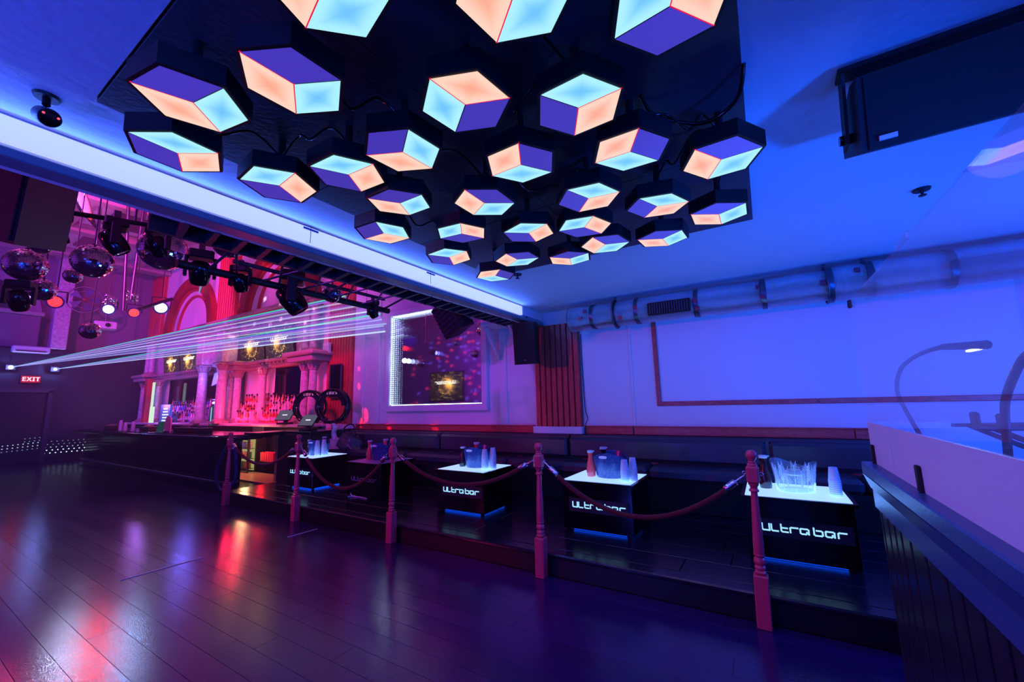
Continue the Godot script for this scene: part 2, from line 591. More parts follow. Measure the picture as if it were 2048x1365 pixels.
func lounge_wall():
	# wooden rail along the wall, laid in boards
	var t = thing("wall_rail", "red wooden rail along the white lounge wall above the seats", "rail")
	for a in [[-7.25, -6.72], [-6.70, -3.05], [-2.22, -1.55], [-1.53, 0.75], [0.755, 2.88]]:
		part(t, "rail_board", S.new().box(Vector3((a[0] + a[1]) / 2, 1.012, -5.57), Vector3(a[1] - a[0], 0.106, 0.06), 0.006), M.wood)
		part(t, "rail_cap", S.new().box(Vector3((a[0] + a[1]) / 2, 1.066, -5.56), Vector3(a[1] - a[0], 0.012, 0.085), 0.003), M.wood)
	# panel joints and pilaster strips
	var n = 0
	for a in [[-1.53, 0.035, 1.07, 2.76, 0.012], [-6.68, 0.2, 1.07, 6.4, 0.045], [-3.62, 0.14, 1.07, 2.6, 0.03], [-7.22, 0.3, 1.07, 6.4, 0.03]]:
		n += 1
		struct("trim_%d" % n, S.new().box(Vector3(a[0], (a[2] + a[3]) / 2, -5.6 + a[4] / 2), Vector3(a[1], a[3] - a[2], a[4]), 0.004), M.wall, "painted strip on the white lounge wall")
	# the red wooden frame on the wall
	t = thing("wall_frame", "red wooden frame moulding on the white wall beneath the foil duct", "moulding", Vector3(0, 0, -5.59))
	part(t, "upright", S.new().box(Vector3(-1.19, 1.93, 0), Vector3(0.056, 1.2, 0.035), 0.006), M.wood)
	part(t, "bottom_rail", S.new().box(Vector3(-0.37, 1.358, 0.001), Vector3(1.7, 0.056, 0.035), 0.006), M.wood)
	part(t, "bottom_rail", S.new().box(Vector3(1.7, 1.358, 0.001), Vector3(2.42, 0.056, 0.035), 0.006), M.wood)
	# slatted pilasters
	for a in [[-3.0, -2.26, 1.06, 2.585, 8, "slatted reddish wooden pilaster behind the wall speaker"], [-8.27, -7.43, 1.06, 6.3, 9, "tall slatted wooden pilaster with a dark framed picture beside the bar"]]:
		t = thing("slat_pilaster", a[5], "pilaster", Vector3(a[0], a[2], -5.6))
		var w = a[1] - a[0]
		var h = a[3] - a[2]
		part(t, "backing", S.new().box(Vector3(w / 2, h / 2, 0.02), Vector3(w, h, 0.04)), M.slat)
		var k = w / a[4]
		for i in a[4]:
			var x = k * (i + 0.5)
			var o = [Vector3(x - k * 0.46, 0, 0.04), Vector3(x + k * 0.46, 0, 0.04), Vector3(x + k * 0.36, 0, 0.075), Vector3(x - k * 0.36, 0, 0.075)]
			part(t, "slat", S.new().prism(o, Vector3.ZERO, Vector3(0, h, 0)), M.slat)
		part(t, "plinth", S.new().box(Vector3(w / 2, -0.05, 0.07), Vector3(w + 0.04, 0.1, 0.14), 0.004), M.paint, "painted plinth block")
	t = thing("picture_frame", "dark framed picture hanging on the slatted pilaster beside the bar", "picture", Vector3(-7.855, 1.98, -5.47))
	part(t, "panel", S.new().box(Vector3(0, 0, 0), Vector3(0.36, 0.68, 0.02)), M.gloss)
	for q in [[Vector3(0, 0.35, 0.005), Vector3(0.4, 0.025, 0.035)], [Vector3(0, -0.35, 0.005), Vector3(0.4, 0.025, 0.035)], [Vector3(-0.19, 0, 0.005), Vector3(0.025, 0.72, 0.035)], [Vector3(0.19, 0, 0.005), Vector3(0.025, 0.72, 0.035)]]:
		part(t, "frame_bar", S.new().box(q[0], q[1], 0.004), M.steel)
	t = thing("wall_box", "small white box on the wall left of the slatted pilaster by the bar", "box", Vector3(-8.17, 2.72, -5.44))
	part(t, "case", S.new().box(Vector3.ZERO, Vector3(0.2, 0.24, 0.08), 0.01), M.paint)
	part(t, "cover", S.new().box(Vector3(0, -0.02, 0.045), Vector3(0.16, 0.14, 0.012), 0.003), M.cream)
	# infinity mirror: a half-silvered pane over a deep mirror, with LED strips between
	var x0 = -6.25
	var x1 = -4.02
	var y0 = 1.415
	var y1 = 3.19
	var c = Vector3((x0 + x1) / 2, (y0 + y1) / 2, -5.6)
	t = thing("infinity_mirror", "large square mirror edged with white LEDs on the lounge wall", "mirror", c)
	var w2 = (x1 - x0) / 2
	var h2 = (y1 - y0) / 2
	var half = mat(Color(0.95, 0.93, 0.97, 0.5), 0.02, 1.0)
	var white = Image.create(4, 4, false, Image.FORMAT_RGBA8)
	white.fill(Color.WHITE)
	half.albedo_texture = ImageTexture.create_from_image(white)
	half.transparency = BaseMaterial3D.TRANSPARENCY_ALPHA
	part(t, "back_mirror", S.new().q(Vector3(-w2, -h2, 0.004), Vector3(w2, -h2, 0.004), Vector3(w2, h2, 0.004), Vector3(-w2, h2, 0.004), Vector3.BACK), M.mirror)
	part(t, "half_mirror", S.new().q(Vector3(-w2, -h2, 0.06), Vector3(w2, -h2, 0.06), Vector3(w2, h2, 0.06), Vector3(-w2, h2, 0.06), Vector3.BACK), half)
	for q in [[Vector3(0, h2 + 0.055, 0.04), Vector3(w2 * 2 + 0.22, 0.11, 0.08)], [Vector3(0, -h2 - 0.055, 0.04), Vector3(w2 * 2 + 0.22, 0.11, 0.08)], [Vector3(-w2 - 0.055, 0, 0.04), Vector3(0.11, h2 * 2, 0.08)], [Vector3(w2 + 0.055, 0, 0.04), Vector3(0.11, h2 * 2, 0.08)]]:
		part(t, "frame_bar", S.new().box(q[0], q[1], 0.008), M.paint)
	for i in 44:
		var f = (i + 0.5) / 44.0
		part(t, "led_bulb", S.new().box(Vector3(-w2 + 0.012, lerpf(-h2 + 0.02, h2 - 0.02, f), 0.03), Vector3(0.016, 0.014, 0.014)), M.led)
	for i in 56:
		var f = (i + 0.5) / 56.0
		for sy in [-1, 1]:
			part(t, "led_bulb", S.new().box(Vector3(lerpf(-w2 + 0.02, w2 - 0.02, f), sy * (h2 - 0.012), 0.03), Vector3(0.014, 0.014, 0.014)), M.led)
	lamp_omni("led_edge_light", c + Vector3(-w2 + 0.2, 0.0, 0.25), Color(0.75, 0.85, 1.0), 0.05, 0.05)
	# bracket shelf and the loudspeaker on the wall
	t = thing("bracket_shelf", "white wooden bracket shelf high on the wall left of the speaker", "shelf", Vector3(-3.45, 2.66, -5.6))
	part(t, "board", S.new().box(Vector3(0, 0, 0.24), Vector3(0.55, 0.06, 0.48), 0.005), M.paint)
	for x in [-0.22, 0.22]:
		part(t, "wall_batten", S.new().box(Vector3(x, -0.3, 0.02), Vector3(0.05, 0.6, 0.04)), M.paint)
		part(t, "brace", S.new().bar(Vector3(x, -0.52, 0.04), Vector3(x, -0.04, 0.42), 0.05, 0.05), M.paint)
	one("coiled_cable", S.new().tube(_arc([Vector3(-0.2, 0.0, 0), Vector3(-0.15, 0.09, 0), Vector3(-0.05, 0.02, 0), Vector3(0.0, -0.02, 0.03), Vector3(0.08, 0.06, 0), Vector3(0.16, 0.0, 0)]), 0.007, 6), M.black, "loop of black cable lying on the white bracket shelf", "cable", "", Vector3(-3.45, 2.7, -5.25))
	t = thing("wall_speaker", "black upright loudspeaker hanging in front of the slatted pilaster", "speaker", Vector3(-2.87, 2.27, -5.12), Vector3(6, 10, 0))
	var o = [Vector3(-0.17, -0.3, 0.16), Vector3(0.17, -0.3, 0.16), Vector3(0.11, -0.3, -0.16), Vector3(-0.11, -0.3, -0.16)]
	part(t, "cabinet", S.new().prism(o, Vector3.ZERO, Vector3(0, 0.6, 0)), M.black)
	part(t, "grille", S.new().box(Vector3(0, 0.0, 0.167), Vector3(0.32, 0.57, 0.012), 0.004), M.grille)
	part(t, "badge", S.new().box(Vector3(0, -0.24, 0.176), Vector3(0.03, 0.02, 0.004)), M.chrome)
	part(t, "hanger", S.new().tube([Vector3(0, 0.3, -0.02), Vector3(0, 0.42, -0.02), Vector3(0, 0.54, -0.04)], 0.012, 6).box(Vector3(0, 0.31, 0), Vector3(0.12, 0.02, 0.12)), M.black)
	one("wall_cable", S.new().tube(_arc([Vector3(-2.24, 2.4, -5.585), Vector3(-2.235, 1.7, -5.585), Vector3(-2.22, 1.3, -5.58), Vector3(-2.19, 1.17, -5.57), Vector3(-2.2, 1.08, -5.5), Vector3(-2.21, 0.97, -5.52)]), 0.006, 6), M.black, "thin black cable down the right side of the slatted pilaster", "cable")
	# foil duct
	t = thing("foil_duct", "silver foil-wrapped ventilation duct under the ceiling", "duct", Vector3(0, 2.565, -5.3))
	var cuts = [-2.25, -1.93, -1.62, -1.33, -0.62, 0.07, 0.66, 0.98, 1.55, 2.88]
	for i in cuts.size() - 1:
		var a = cuts[i]
		var b = cuts[i + 1]
		var r = 0.168 if i < 6 else 0.185
		var pts = []
		var rr = []
		var m = maxi(3, int((b - a) / 0.08))
		for k in m + 1:
			pts.append(Vector3(lerpf(a, b, float(k) / m), rng.randf_range(-0.004, 0.004), rng.randf_range(-0.004, 0.004)))
			rr.append(r + rng.randf_range(-0.006, 0.006) - (0.01 if k == 0 or k == m else 0.0))
		part(t, "duct_section", S.new().tube(pts, rr, 24, false), M.foil)
		part(t, "strap", S.new().tube([Vector3(a + 0.002, 0, 0), Vector3(a + 0.05, 0, 0)], r + 0.004, 24, i == 0), M.steel if i else M.foil)
	part(t, "end_cap", S.new().tube([Vector3(-2.262, 0, 0), Vector3(-2.25, 0, 0)], 0.163, 24), mat(Color(0.12, 0.16, 0.3), 0.5))
	for x in [-1.6, 0.66, 0.98]: part(t, "hanger_strap", S.new().tube(_ring(Vector3(x, 0, 0), 0.19, 20), 0.011, 6, false).bar(Vector3(x, 0.18, 0), Vector3(x, 0.235, 0), 0.03, 0.01), M.steel)
	var g = part(t, "vent_grille", S.new().box(Vector3(-0.9, -0.035, 0.165), Vector3(0.5, 0.16, 0.03), 0.006), M.black)
	for i in 16: part(g, "louvre", S.new().box(Vector3(-1.115 + i * 0.0287, -0.035, 0.186), Vector3(0.009, 0.125, 0.016)), M.steel)
	for i in 12:
		var a = [-2.05, -1.98, -1.5, -1.3, -0.6, -0.58, 0.05, 0.08, 0.62, 0.9, 1.0, 1.06][i]
		part(t, "foil_tape", S.new().box(Vector3(a, [-0.03, 0.06, -0.09, 0.02, 0.0, -0.1, 0.05, -0.06, 0.0, 0.08, -0.05, 0.03][i], 0.17), Vector3(0.05, 0.05, 0.012), 0.004), mat(Color(0.6, 0.25, 0.35), 0.4, 0.6), "reddish tape patch")

func _arc(p):      # a smooth curve through the points
	var c = Curve3D.new()
	for i in p.size():
		var d = (p[mini(i + 1, p.size() - 1)] - p[maxi(i - 1, 0)]) / 6.0
		c.add_point(p[i], -d, d)
	c.bake_interval = maxf(c.get_baked_length() / 40.0, 0.002)
	return Array(c.get_baked_points())

func _ring(c, r, n):     # a ring round the x axis
	var out = []
	for i in n + 1: out.append(c + Vector3(0, cos(TAU * i / n) * r, sin(TAU * i / n) * r))
	return out

func platform_and_seats():
	var t = thing("seating_platform", "low black boarded platform carrying the lounge tables and seats", "platform")
	part(t, "riser", S.new().box(Vector3(-3.38, 0.075, -3.23), Vector3(8.0, 0.15, 0.04)).box(Vector3(-2.9, 0.07, -4.4), Vector3(8.4, 0.14, 2.3)), M.riser)
	part(t, "nosing", S.new().box(Vector3(-3.38, 0.16, -3.26), Vector3(8.0, 0.035, 0.13), 0.01), M.deck)
	for j in 6:
		var z = -3.33 - 0.28 * j
		var x = 1.6
		while x > -7.2:
			var x0 = maxf(x - rng.randf_range(1.9, 2.6), -7.28)
			part(t, "deck_board", S.new().box(Vector3((x + x0) / 2, 0.158, z - 0.14), Vector3(x - x0 - 0.004, 0.036, 0.276), 0.003), M.deck)
			x = x0
	# seats: separate back and seat cushions on one black base
	var e = [-7.2, -4.76, -2.4, -0.04, 2.3]
	var tl = ["leftmost, next to the black bag", "behind the second and third tables", "behind the fourth table", "behind the table nearest the DJ booth"]
	for i in 4:
		var w = e[i + 1] - e[i] - 0.03
		var cx = (e[i] + e[i + 1]) / 2
		var b = thing("bench_bolster", "long black vinyl bench back cushion, " + tl[i], "cushion", Vector3(cx, 0.65, -5.45), Vector3.ZERO, "bench back cushions")
		part(b, "cushion", S.new().box(Vector3(0, 0.14, 0.05), Vector3(w, 0.27, 0.2), 0.035), M.vinyl)
		part(b, "top_roll", S.new().tube([Vector3(-w / 2, 0.275, 0.02), Vector3(w / 2, 0.275, 0.02)], 0.03, 10), M.vinyl)
	e = [-7.2, -5.18, -3.2, -1.25, 0.7, 2.3]
	tl = ["leftmost, under the black bag", "behind the second table from the bar", "behind the third table from the bar", "behind the fourth table from the bar", "rightmost, beside the DJ booth"]
	for i in 5:
		var w = e[i + 1] - e[i] - 0.015
		one("seat_cushion", S.new().box(Vector3.ZERO, Vector3(w, 0.14, 0.44), 0.04), M.vinyl, "black vinyl bench seat cushion, " + tl[i], "cushion", "bench seat cushions", Vector3((e[i] + e[i + 1]) / 2, 0.57, -5.16))
	one("bench_plinth", S.new().box(Vector3.ZERO, Vector3(9.5, 0.325, 0.55), 0.01), M.matte, "long black base under the bench seat cushions", "bench", "", Vector3(-2.45, 0.338, -5.24))
	one("ledge", S.new().box(Vector3.ZERO, Vector3(9.5, 0.02, 0.06)), M.vinyl, "narrow black ledge behind the bench back cushions", "ledge", "", Vector3(-2.45, 0.945, -5.565))
	# things left on the leftmost seat and the platform
	t = thing("handbag", "black slumped bag lying on the bench beside the bar", "bag", Vector3(-6.82, 0.64, -5.1))
	part(t, "body", _blob(Vector3(0.3, 0.3, 0.2), 3), M.vinyl)
	part(t, "strap", S.new().tube(_arc([Vector3(-0.2, 0.22, 0.05), Vector3(-0.12, 0.4, 0.02), Vector3(0.08, 0.44, 0.0), Vector3(0.24, 0.26, 0.05)]), 0.014, 8), M.black)
	one("crumpled_cloth", _blob(Vector3(0.2, 0.2, 0.16), 8), mat(Color(0.75, 0.6, 0.66), 0.9), "pinkish crumpled cloth beside the black bag at the bar end", "cloth", "", Vector3(-7.12, 0.64, -4.98))
	one("white_glove", S.new().tube(_arc([Vector3(0, 0, 0), Vector3(-0.05, 0.14, 0.0), Vector3(0.02, 0.24, 0.02), Vector3(-0.12, 0.33, 0.0), Vector3(-0.2, 0.36, 0.02)]), [0.05, 0.028], 8), M.frost, "pale twisted cloth strip standing up above the crumpled cloth", "cloth", "", Vector3(-7.1, 0.8, -4.98))
	one("looped_cord", S.new().tube(_arc([Vector3(0.25, 0, 0.02), Vector3(0.08, 0, 0.0), Vector3(-0.05, 0.005, 0.02), Vector3(-0.12, 0.05, 0.0), Vector3(-0.05, 0.1, -0.03), Vector3(0.04, 0.06, -0.02), Vector3(-0.02, 0.01, 0.0), Vector3(-0.1, 0.0, 0.06)]), 0.007, 6), M.cream, "white looped cord end on the platform in front of the unlit table", "cord", "", Vector3(-4.98, 0.183, -3.86))

func _blob(size, seed_):      # a soft slumped heap
	var n = FastNoiseLite.new()
	n.seed = seed_
	n.frequency = 1.6
	var s = S.new()
	s.st.set_smooth_group(1)
	var at = func(i, k):
		var a = TAU * k / 20.0
		var b = PI / 2 * i / 8.0
		var d = Vector3(cos(a) * cos(b), sin(b), sin(a) * cos(b))
		var f = 1.0 + 0.45 * n.get_noise_3dv(d * 1.5)
		return Vector3(d.x * size.x * f, d.y * size.y * f, d.z * size.z * f)
	for i in 8:
		for k in 20:
			var a = at.call(i, k); var b = at.call(i, (k + 1) % 20); var c = at.call(i + 1, (k + 1) % 20); var d = at.call(i + 1, k)
			s.v(a); s.v(b); s.v(c)
			if i < 7:
				s.v(a); s.v(c); s.v(d)
	s.st.set_smooth_group(-1)
	for k in 20: s.tri(Vector3.ZERO, at.call(0, k), at.call(0, (k + 1) % 20), Vector3.DOWN)
	return s

const LAMPS = [[-1.662, -0.531, 111, -0.01, -0.02, "dco"], [-1.278, -0.681, 93, -0.03, -0.03, "dco"], [-2.067, -0.625, 85, -0.01, -0.03, "cod"], [-1.972, -1.011, 126, 0.01, 0.01, "cod"], [-1.604, -1.141, 118, -0.01, -0.04, "cod"], [-1.256, -1.159, 156, -0.03, -0.01, "dco"], [-1.614, -1.476, 122, -0.02, -0.07, "dco"], [-2.002, -1.698, 177, 0.0, 0.0, "dco"], [-0.870, -1.535, 63, -0.02, -0.03, "dco"], [-1.228, -1.740, 92, -0.05, 0.02, "dco"], [-1.591, -1.991, 174, -0.01, -0.04, "cod"], [-1.941, -2.277, 121, 0.05, -0.01, "cod"], [-1.224, -2.237, 138, 0.02, -0.03, "cod"], [-1.545, -2.622, 89, 0.04, -0.04, "dco"], [-1.913, -2.860, 43, 0.01, -0.01, "dco"], [-1.198, -2.846, 131, 0.0, -0.03, "dco"], [-0.884, -2.365, 170, -0.03, -0.01, "cod"], [-0.724, -2.022, 110, 0.0, -0.03, "cod"], [-0.870, -2.726, 101, 0.01, 0.02, "dco"], [-0.408, -1.724, 63, -0.05, -0.03, "dco"], [-0.425, -2.339, 112, -0.06, -0.04, "cod"], [-0.066, -2.027, 124, -0.03, 0.03, "dco"], [-0.131, -2.664, 150, -0.03, 0.0, "dco"], [-0.503, -2.861, 153, -0.02, -0.02, "dco"], [-0.846, -1.085, 98, -0.01, -0.02, "odc"], [-0.498, -1.336, 122, 0.0, -0.03, "cod"], [-0.881, -0.534, 316, 0.0, 0.0, "cod"], [-0.469, -0.824, 339, 0.0, 0.0, "cod"], [-0.120, -1.102, 306, 0.0, 0.0, "dco"]]
const LAMP_SAYS = ["second along the left edge, its black side showing, orange lowest", "large one beside the left corner lamp, lilac over orange and blue", "nearest the lit band at far left, blue face uppermost", "third along the left edge, blue above orange, over the band", "between the left edge and the large lilac-topped cube, blue face uppermost", "middle left one with orange face lowest and blue face right", "fourth row left, lilac above orange and blue", "left edge one with orange lowest, above the band's middle", "middle of the panel with orange left, lilac right and blue lowest", "centre one with orange left tip and blue lowest", "small one with blue left, orange right and lilac lowest", "small one on the left edge near the far corner, blue above orange", "small one at far centre with blue on top and orange right", "small one just before the far corner, orange left and lilac on top", "last one at the panel's far corner", "small, second from the far corner along the far edge", "small one right of far centre, blue left and orange right", "right of centre with blue on top and orange lowest", "small, third from the far corner, orange left tip", "large one right of centre with orange left, lilac right and blue lowest", "second from the right edge with blue on top and lilac left", "big one at the panel's right edge below the loose cable loop", "last one at the panel's right far corner", "on the far edge, second from the right far corner", "large near middle one with orange on top and blue left", "large near middle one with blue on top and orange right", "top left one cut by the picture edge, blue at right", "top middle one cut by the picture edge", "top right one cut by the picture edge, lilac lowest"]

func ceiling_fittings():
	# black board that carries the lamps
	var b = thing("lamp_board", "large black board on the lounge ceiling carrying the hexagon lamps", "board", Vector3(0, 2.785, 0))
	var xs = [-2.37, -1.16, 0.055]
	var zs = [-3.5, -2.4, -1.4, -0.415]
	for i in 2:
		for j in 3:
			part(b, "board_sheet", S.new().box(Vector3((xs[i] + xs[i + 1]) / 2, 0, (zs[j] + zs[j + 1]) / 2), Vector3(xs[i + 1] - xs[i] - 0.004, 0.03, zs[j + 1] - zs[j] - 0.004), 0.002), M.board)
	one("ceiling_sheet", S.new().box(Vector3(-1.16, 2.785, 0.25), Vector3(2.43, 0.03, 1.32), 0.003), M.ceil, "white painted sheet on the ceiling beside the black lamp board, at upper left", "sheet")
	# lamp prototype: hexagonal black box, three rhombic faces
	var a = 0.17
	var orange = glow_tex(lamp_image(Color(1.0, 0.84, 0.76), Color(1.0, 0.68, 0.58)), 1.0)
	var cyan = glow_tex(lamp_image(Color(0.68, 0.95, 1.0), Color(0.45, 0.78, 1.0)), 1.0)
	var lilac = glow(Color(0.35, 0.22, 0.72), 0.42, Color(0.7, 0.68, 0.75))
	var rim = glow(Color(1.0, 0.02, 0.25), 0.9)
	var c = func(k, r): return Vector3(cos(-k * PI / 3) * r, 0, sin(-k * PI / 3) * r)
	var hex = []
	for k in 6: hex.append(c.call(k, a + 0.012))
	var housing = S.new().prism(hex, Vector3(0, -0.002, 0), Vector3(0, 0.075, 0)).done()
	var stem = S.new().tube([Vector3(0, 0.07, 0), Vector3(0, 0.24, 0)], 0.018, 8).box(Vector3(0, 0.085, 0), Vector3(0.1, 0.02, 0.1)).done()
	var face = []
	var edge = []
	for k in 3:
		var p0 = c.call(k * 2, a); var p1 = c.call(k * 2 + 1, a); var p2 = c.call(k * 2 + 2, a)
		var ctr = (p1) * 0.5
		var sh = func(p): return ctr + (p - ctr) * 0.975 + Vector3(0, -0.004, 0)
		face.append(S.new().q(sh.call(Vector3.ZERO), sh.call(p0), sh.call(p1), sh.call(p2), Vector3.DOWN).done())
		edge.append(S.new().bar(Vector3(0, -0.0015, 0), p0 + Vector3(0, -0.0015, 0), 0.006, 0.004).done())
	for i in LAMPS.size():
		var d = LAMPS[i]
		var t = thing("hexagon_lamp", "hexagonal ceiling lamp, " + LAMP_SAYS[i], "lamp", Vector3(d[0], 2.532, d[1]), Vector3.ZERO, "hexagon lamps under the black board")
		t.basis = Basis(Quaternion(Vector3.DOWN, Vector3(d[3], -1, d[4]).normalized())) * Basis(Vector3.UP, -deg_to_rad(d[2]))
		part(t, "housing", housing, M.black)
		part(t, "stem", stem, M.matte)
		for k in 3:
			var ch = d[5][k]
			part(t, "light_face", face[k], {"o": orange, "c": cyan, "d": lilac}[ch], {"o": "orange glowing face", "c": "pale blue glowing face", "d": "dim lilac face"}[ch])
			if ch == "o" or d[5][(k + 2) % 3] == "o": part(t, "red_seam", edge[k], rim, "glowing red seam")
		lamp_spot("hexagon_lamp_light", Vector3(d[0], 2.515, d[1]), Vector3(d[0], 0, d[1]), Color(0.5, 0.38, 1.0), 0.1, 80, 0.12, 0.8)
	# loose cables between lamps and screws in the board
	var cs = [[1, 5, 0.12], [3, 4, 0.06], [5, 9, 0.07], [9, 16, 0.09], [16, 17, 0.05], [20, 21, 0.08], [21, 22, 0.1], [25, 26, 0.1], [12, 13, 0.06], [2, 3, 0.1], [0, 2, 0.1], [7, 11, 0.05], [8, 25, 0.1], [19, 21, 0.1]]
	for k in cs.size():
		var p = Vector3(LAMPS[cs[k][0]][0], 2.68, LAMPS[cs[k][0]][1])
		var q = Vector3(LAMPS[cs[k][1]][0], 2.68, LAMPS[cs[k][1]][1])
		var m = (p + q) / 2 + Vector3(rng.randf_range(-0.1, 0.1), 0.07 - cs[k][2], rng.randf_range(-0.1, 0.1))
		one("lamp_cable", S.new().tube(_arc([p, p.lerp(m, 0.6) + Vector3(0, 0.06, 0), m, q.lerp(m, 0.5) + Vector3(0, 0.08, 0), q]), 0.006, 6), M.gloss, "thin loose black cable sagging between two hexagon lamps under the board", "cable", "loose lamp cables")
	one("cable_loop", S.new().tube(_arc([Vector3(0.06, 2.76, -1.75), Vector3(0.02, 2.68, -1.85), Vector3(-0.12, 2.66, -1.9), Vector3(-0.3, 2.72, -1.82), Vector3(-0.34, 2.76, -1.7)]), 0.009, 8), M.gloss, "thick black cable loop above the lamp on the board's right edge", "cable")
	# sprinklers, camera
	var sp = thing("sprinkler_head", "small dark sprinkler head on the white ceiling beyond the lamp board's far corner", "sprinkler", Vector3(-2.16, 2.8, -3.66))
	part(sp, "plate", S.new().lathe([Vector2(0, -0.012), Vector2(0.045, -0.012), Vector2(0.05, 0.0)], 16), M.black)
	part(sp, "frame", S.new().lathe([Vector2(0, -0.05), Vector2(0.022, -0.048), Vector2(0.022, -0.043), Vector2(0.007, -0.04), Vector2(0.012, -0.012)], 12), M.black)
	dup(sp, Vector3(1.05, 2.8, -3.7), null, "small dark sprinkler head on the ceiling between duct and hanging speaker")
	var t = thing("security_camera", "dark bullet security camera on the ceiling above the lit band", "camera", Vector3(-2.55, 2.8, -0.3), Vector3(0, 6, 0))
	part(t, "mount", S.new().lathe([Vector2(0, -0.012), Vector2(0.04, -0.012), Vector2(0.045, 0.0)], 20), M.black)
	part(t, "arm", S.new().tube([Vector3(0, -0.01, 0), Vector3(0.01, -0.045, 0.0)], 0.014, 10), M.black)
	var s = S.new()
	s.t = Transform3D(Basis(Vector3(0, 0, 1), deg_to_rad(-118)), Vector3(-0.03, -0.075, 0))
	s.lathe([Vector2(0, -0.01), Vector2(0.03, -0.005), Vector2(0.036, 0.02), Vector2(0.038, 0.12), Vector2(0.036, 0.125), Vector2(0, 0.118)], 20)
	part(t, "body", s, mat(Color(0.2, 0.22, 0.3), 0.4))
	s = S.new()
	s.t = Transform3D(Basis(Vector3(0, 0, 1), deg_to_rad(-118)), Vector3(-0.03, -0.075, 0))
	s.lathe([Vector2(0, 0.12), Vector2(0.033, 0.124), Vector2(0.033, 0.128), Vector2(0, 0.13)], 20)
	part(t, "lens_plate", s, M.gloss)
	for z in [-0.022, 0.022]:
		s = S.new()
		s.t = Transform3D(Basis(Vector3(0, 0, 1), deg_to_rad(-118)), Vector3(-0.03, -0.075, 0))
		s.sphere(Vector3(-0.012, 0.129, z), 0.005, 8)
		part(t, "infrared_led", s, glow(Color(1.0, 0.3, 0.4), 1.5), "small glowing red diode")
	# the long loudspeaker under the ceiling at upper right
	t = thing("ceiling_speaker", "long black loudspeaker on a yoke under the ceiling at upper right", "speaker", Vector3(0.44, 0, 0))
	var o = [Vector3(0, 2.692, -2.0), Vector3(0, 2.399, -2.078), Vector3(0, 2.549, -2.406), Vector3(0, 2.70, -2.36), Vector3(0, 2.735, -2.12)]
	part(t, "cabinet", S.new().prism(o, Vector3.ZERO, Vector3(1.35, 0, 0)), M.black)
	var n = Vector3(0, -0.078, 0.293).normalized()
	part(t, "grille", S.new().prism([Vector3(0.02, 2.685, -2.002), Vector3(1.33, 2.685, -2.002), Vector3(1.33, 2.406, -2.076), Vector3(0.02, 2.406, -2.076)], Vector3.ZERO, Vector3(0, -0.003, 0.012)), M.grille)
	part(t, "label_plate", S.new().prism([Vector3(0.05, 2.44, -2.053), Vector3(0.105, 2.44, -2.053), Vector3(0.105, 2.423, -2.058), Vector3(0.05, 2.423, -2.058)], Vector3.ZERO, Vector3(0, -0.003, 0.012)), M.cream, "small pale plate")
	part(t, "yoke", S.new().box(Vector3(0.67, 2.785, -2.1), Vector3(1.42, 0.022, 0.09), 0.004).prism([Vector3(-0.03, 2.79, -2.06), Vector3(-0.03, 2.79, -2.14), Vector3(-0.03, 2.5, -2.24), Vector3(-0.03, 2.5, -2.16)], Vector3.ZERO, Vector3(0.012, 0, 0)).prism([Vector3(1.37, 2.79, -2.06), Vector3(1.37, 2.79, -2.14), Vector3(1.37, 2.5, -2.24), Vector3(1.37, 2.5, -2.16)], Vector3.ZERO, Vector3(0.012, 0, 0)), M.black)
	part(t, "knob", S.new().tube([Vector3(-0.045, 2.54, -2.2), Vector3(0.0, 2.54, -2.2)], 0.022, 12), M.gloss)

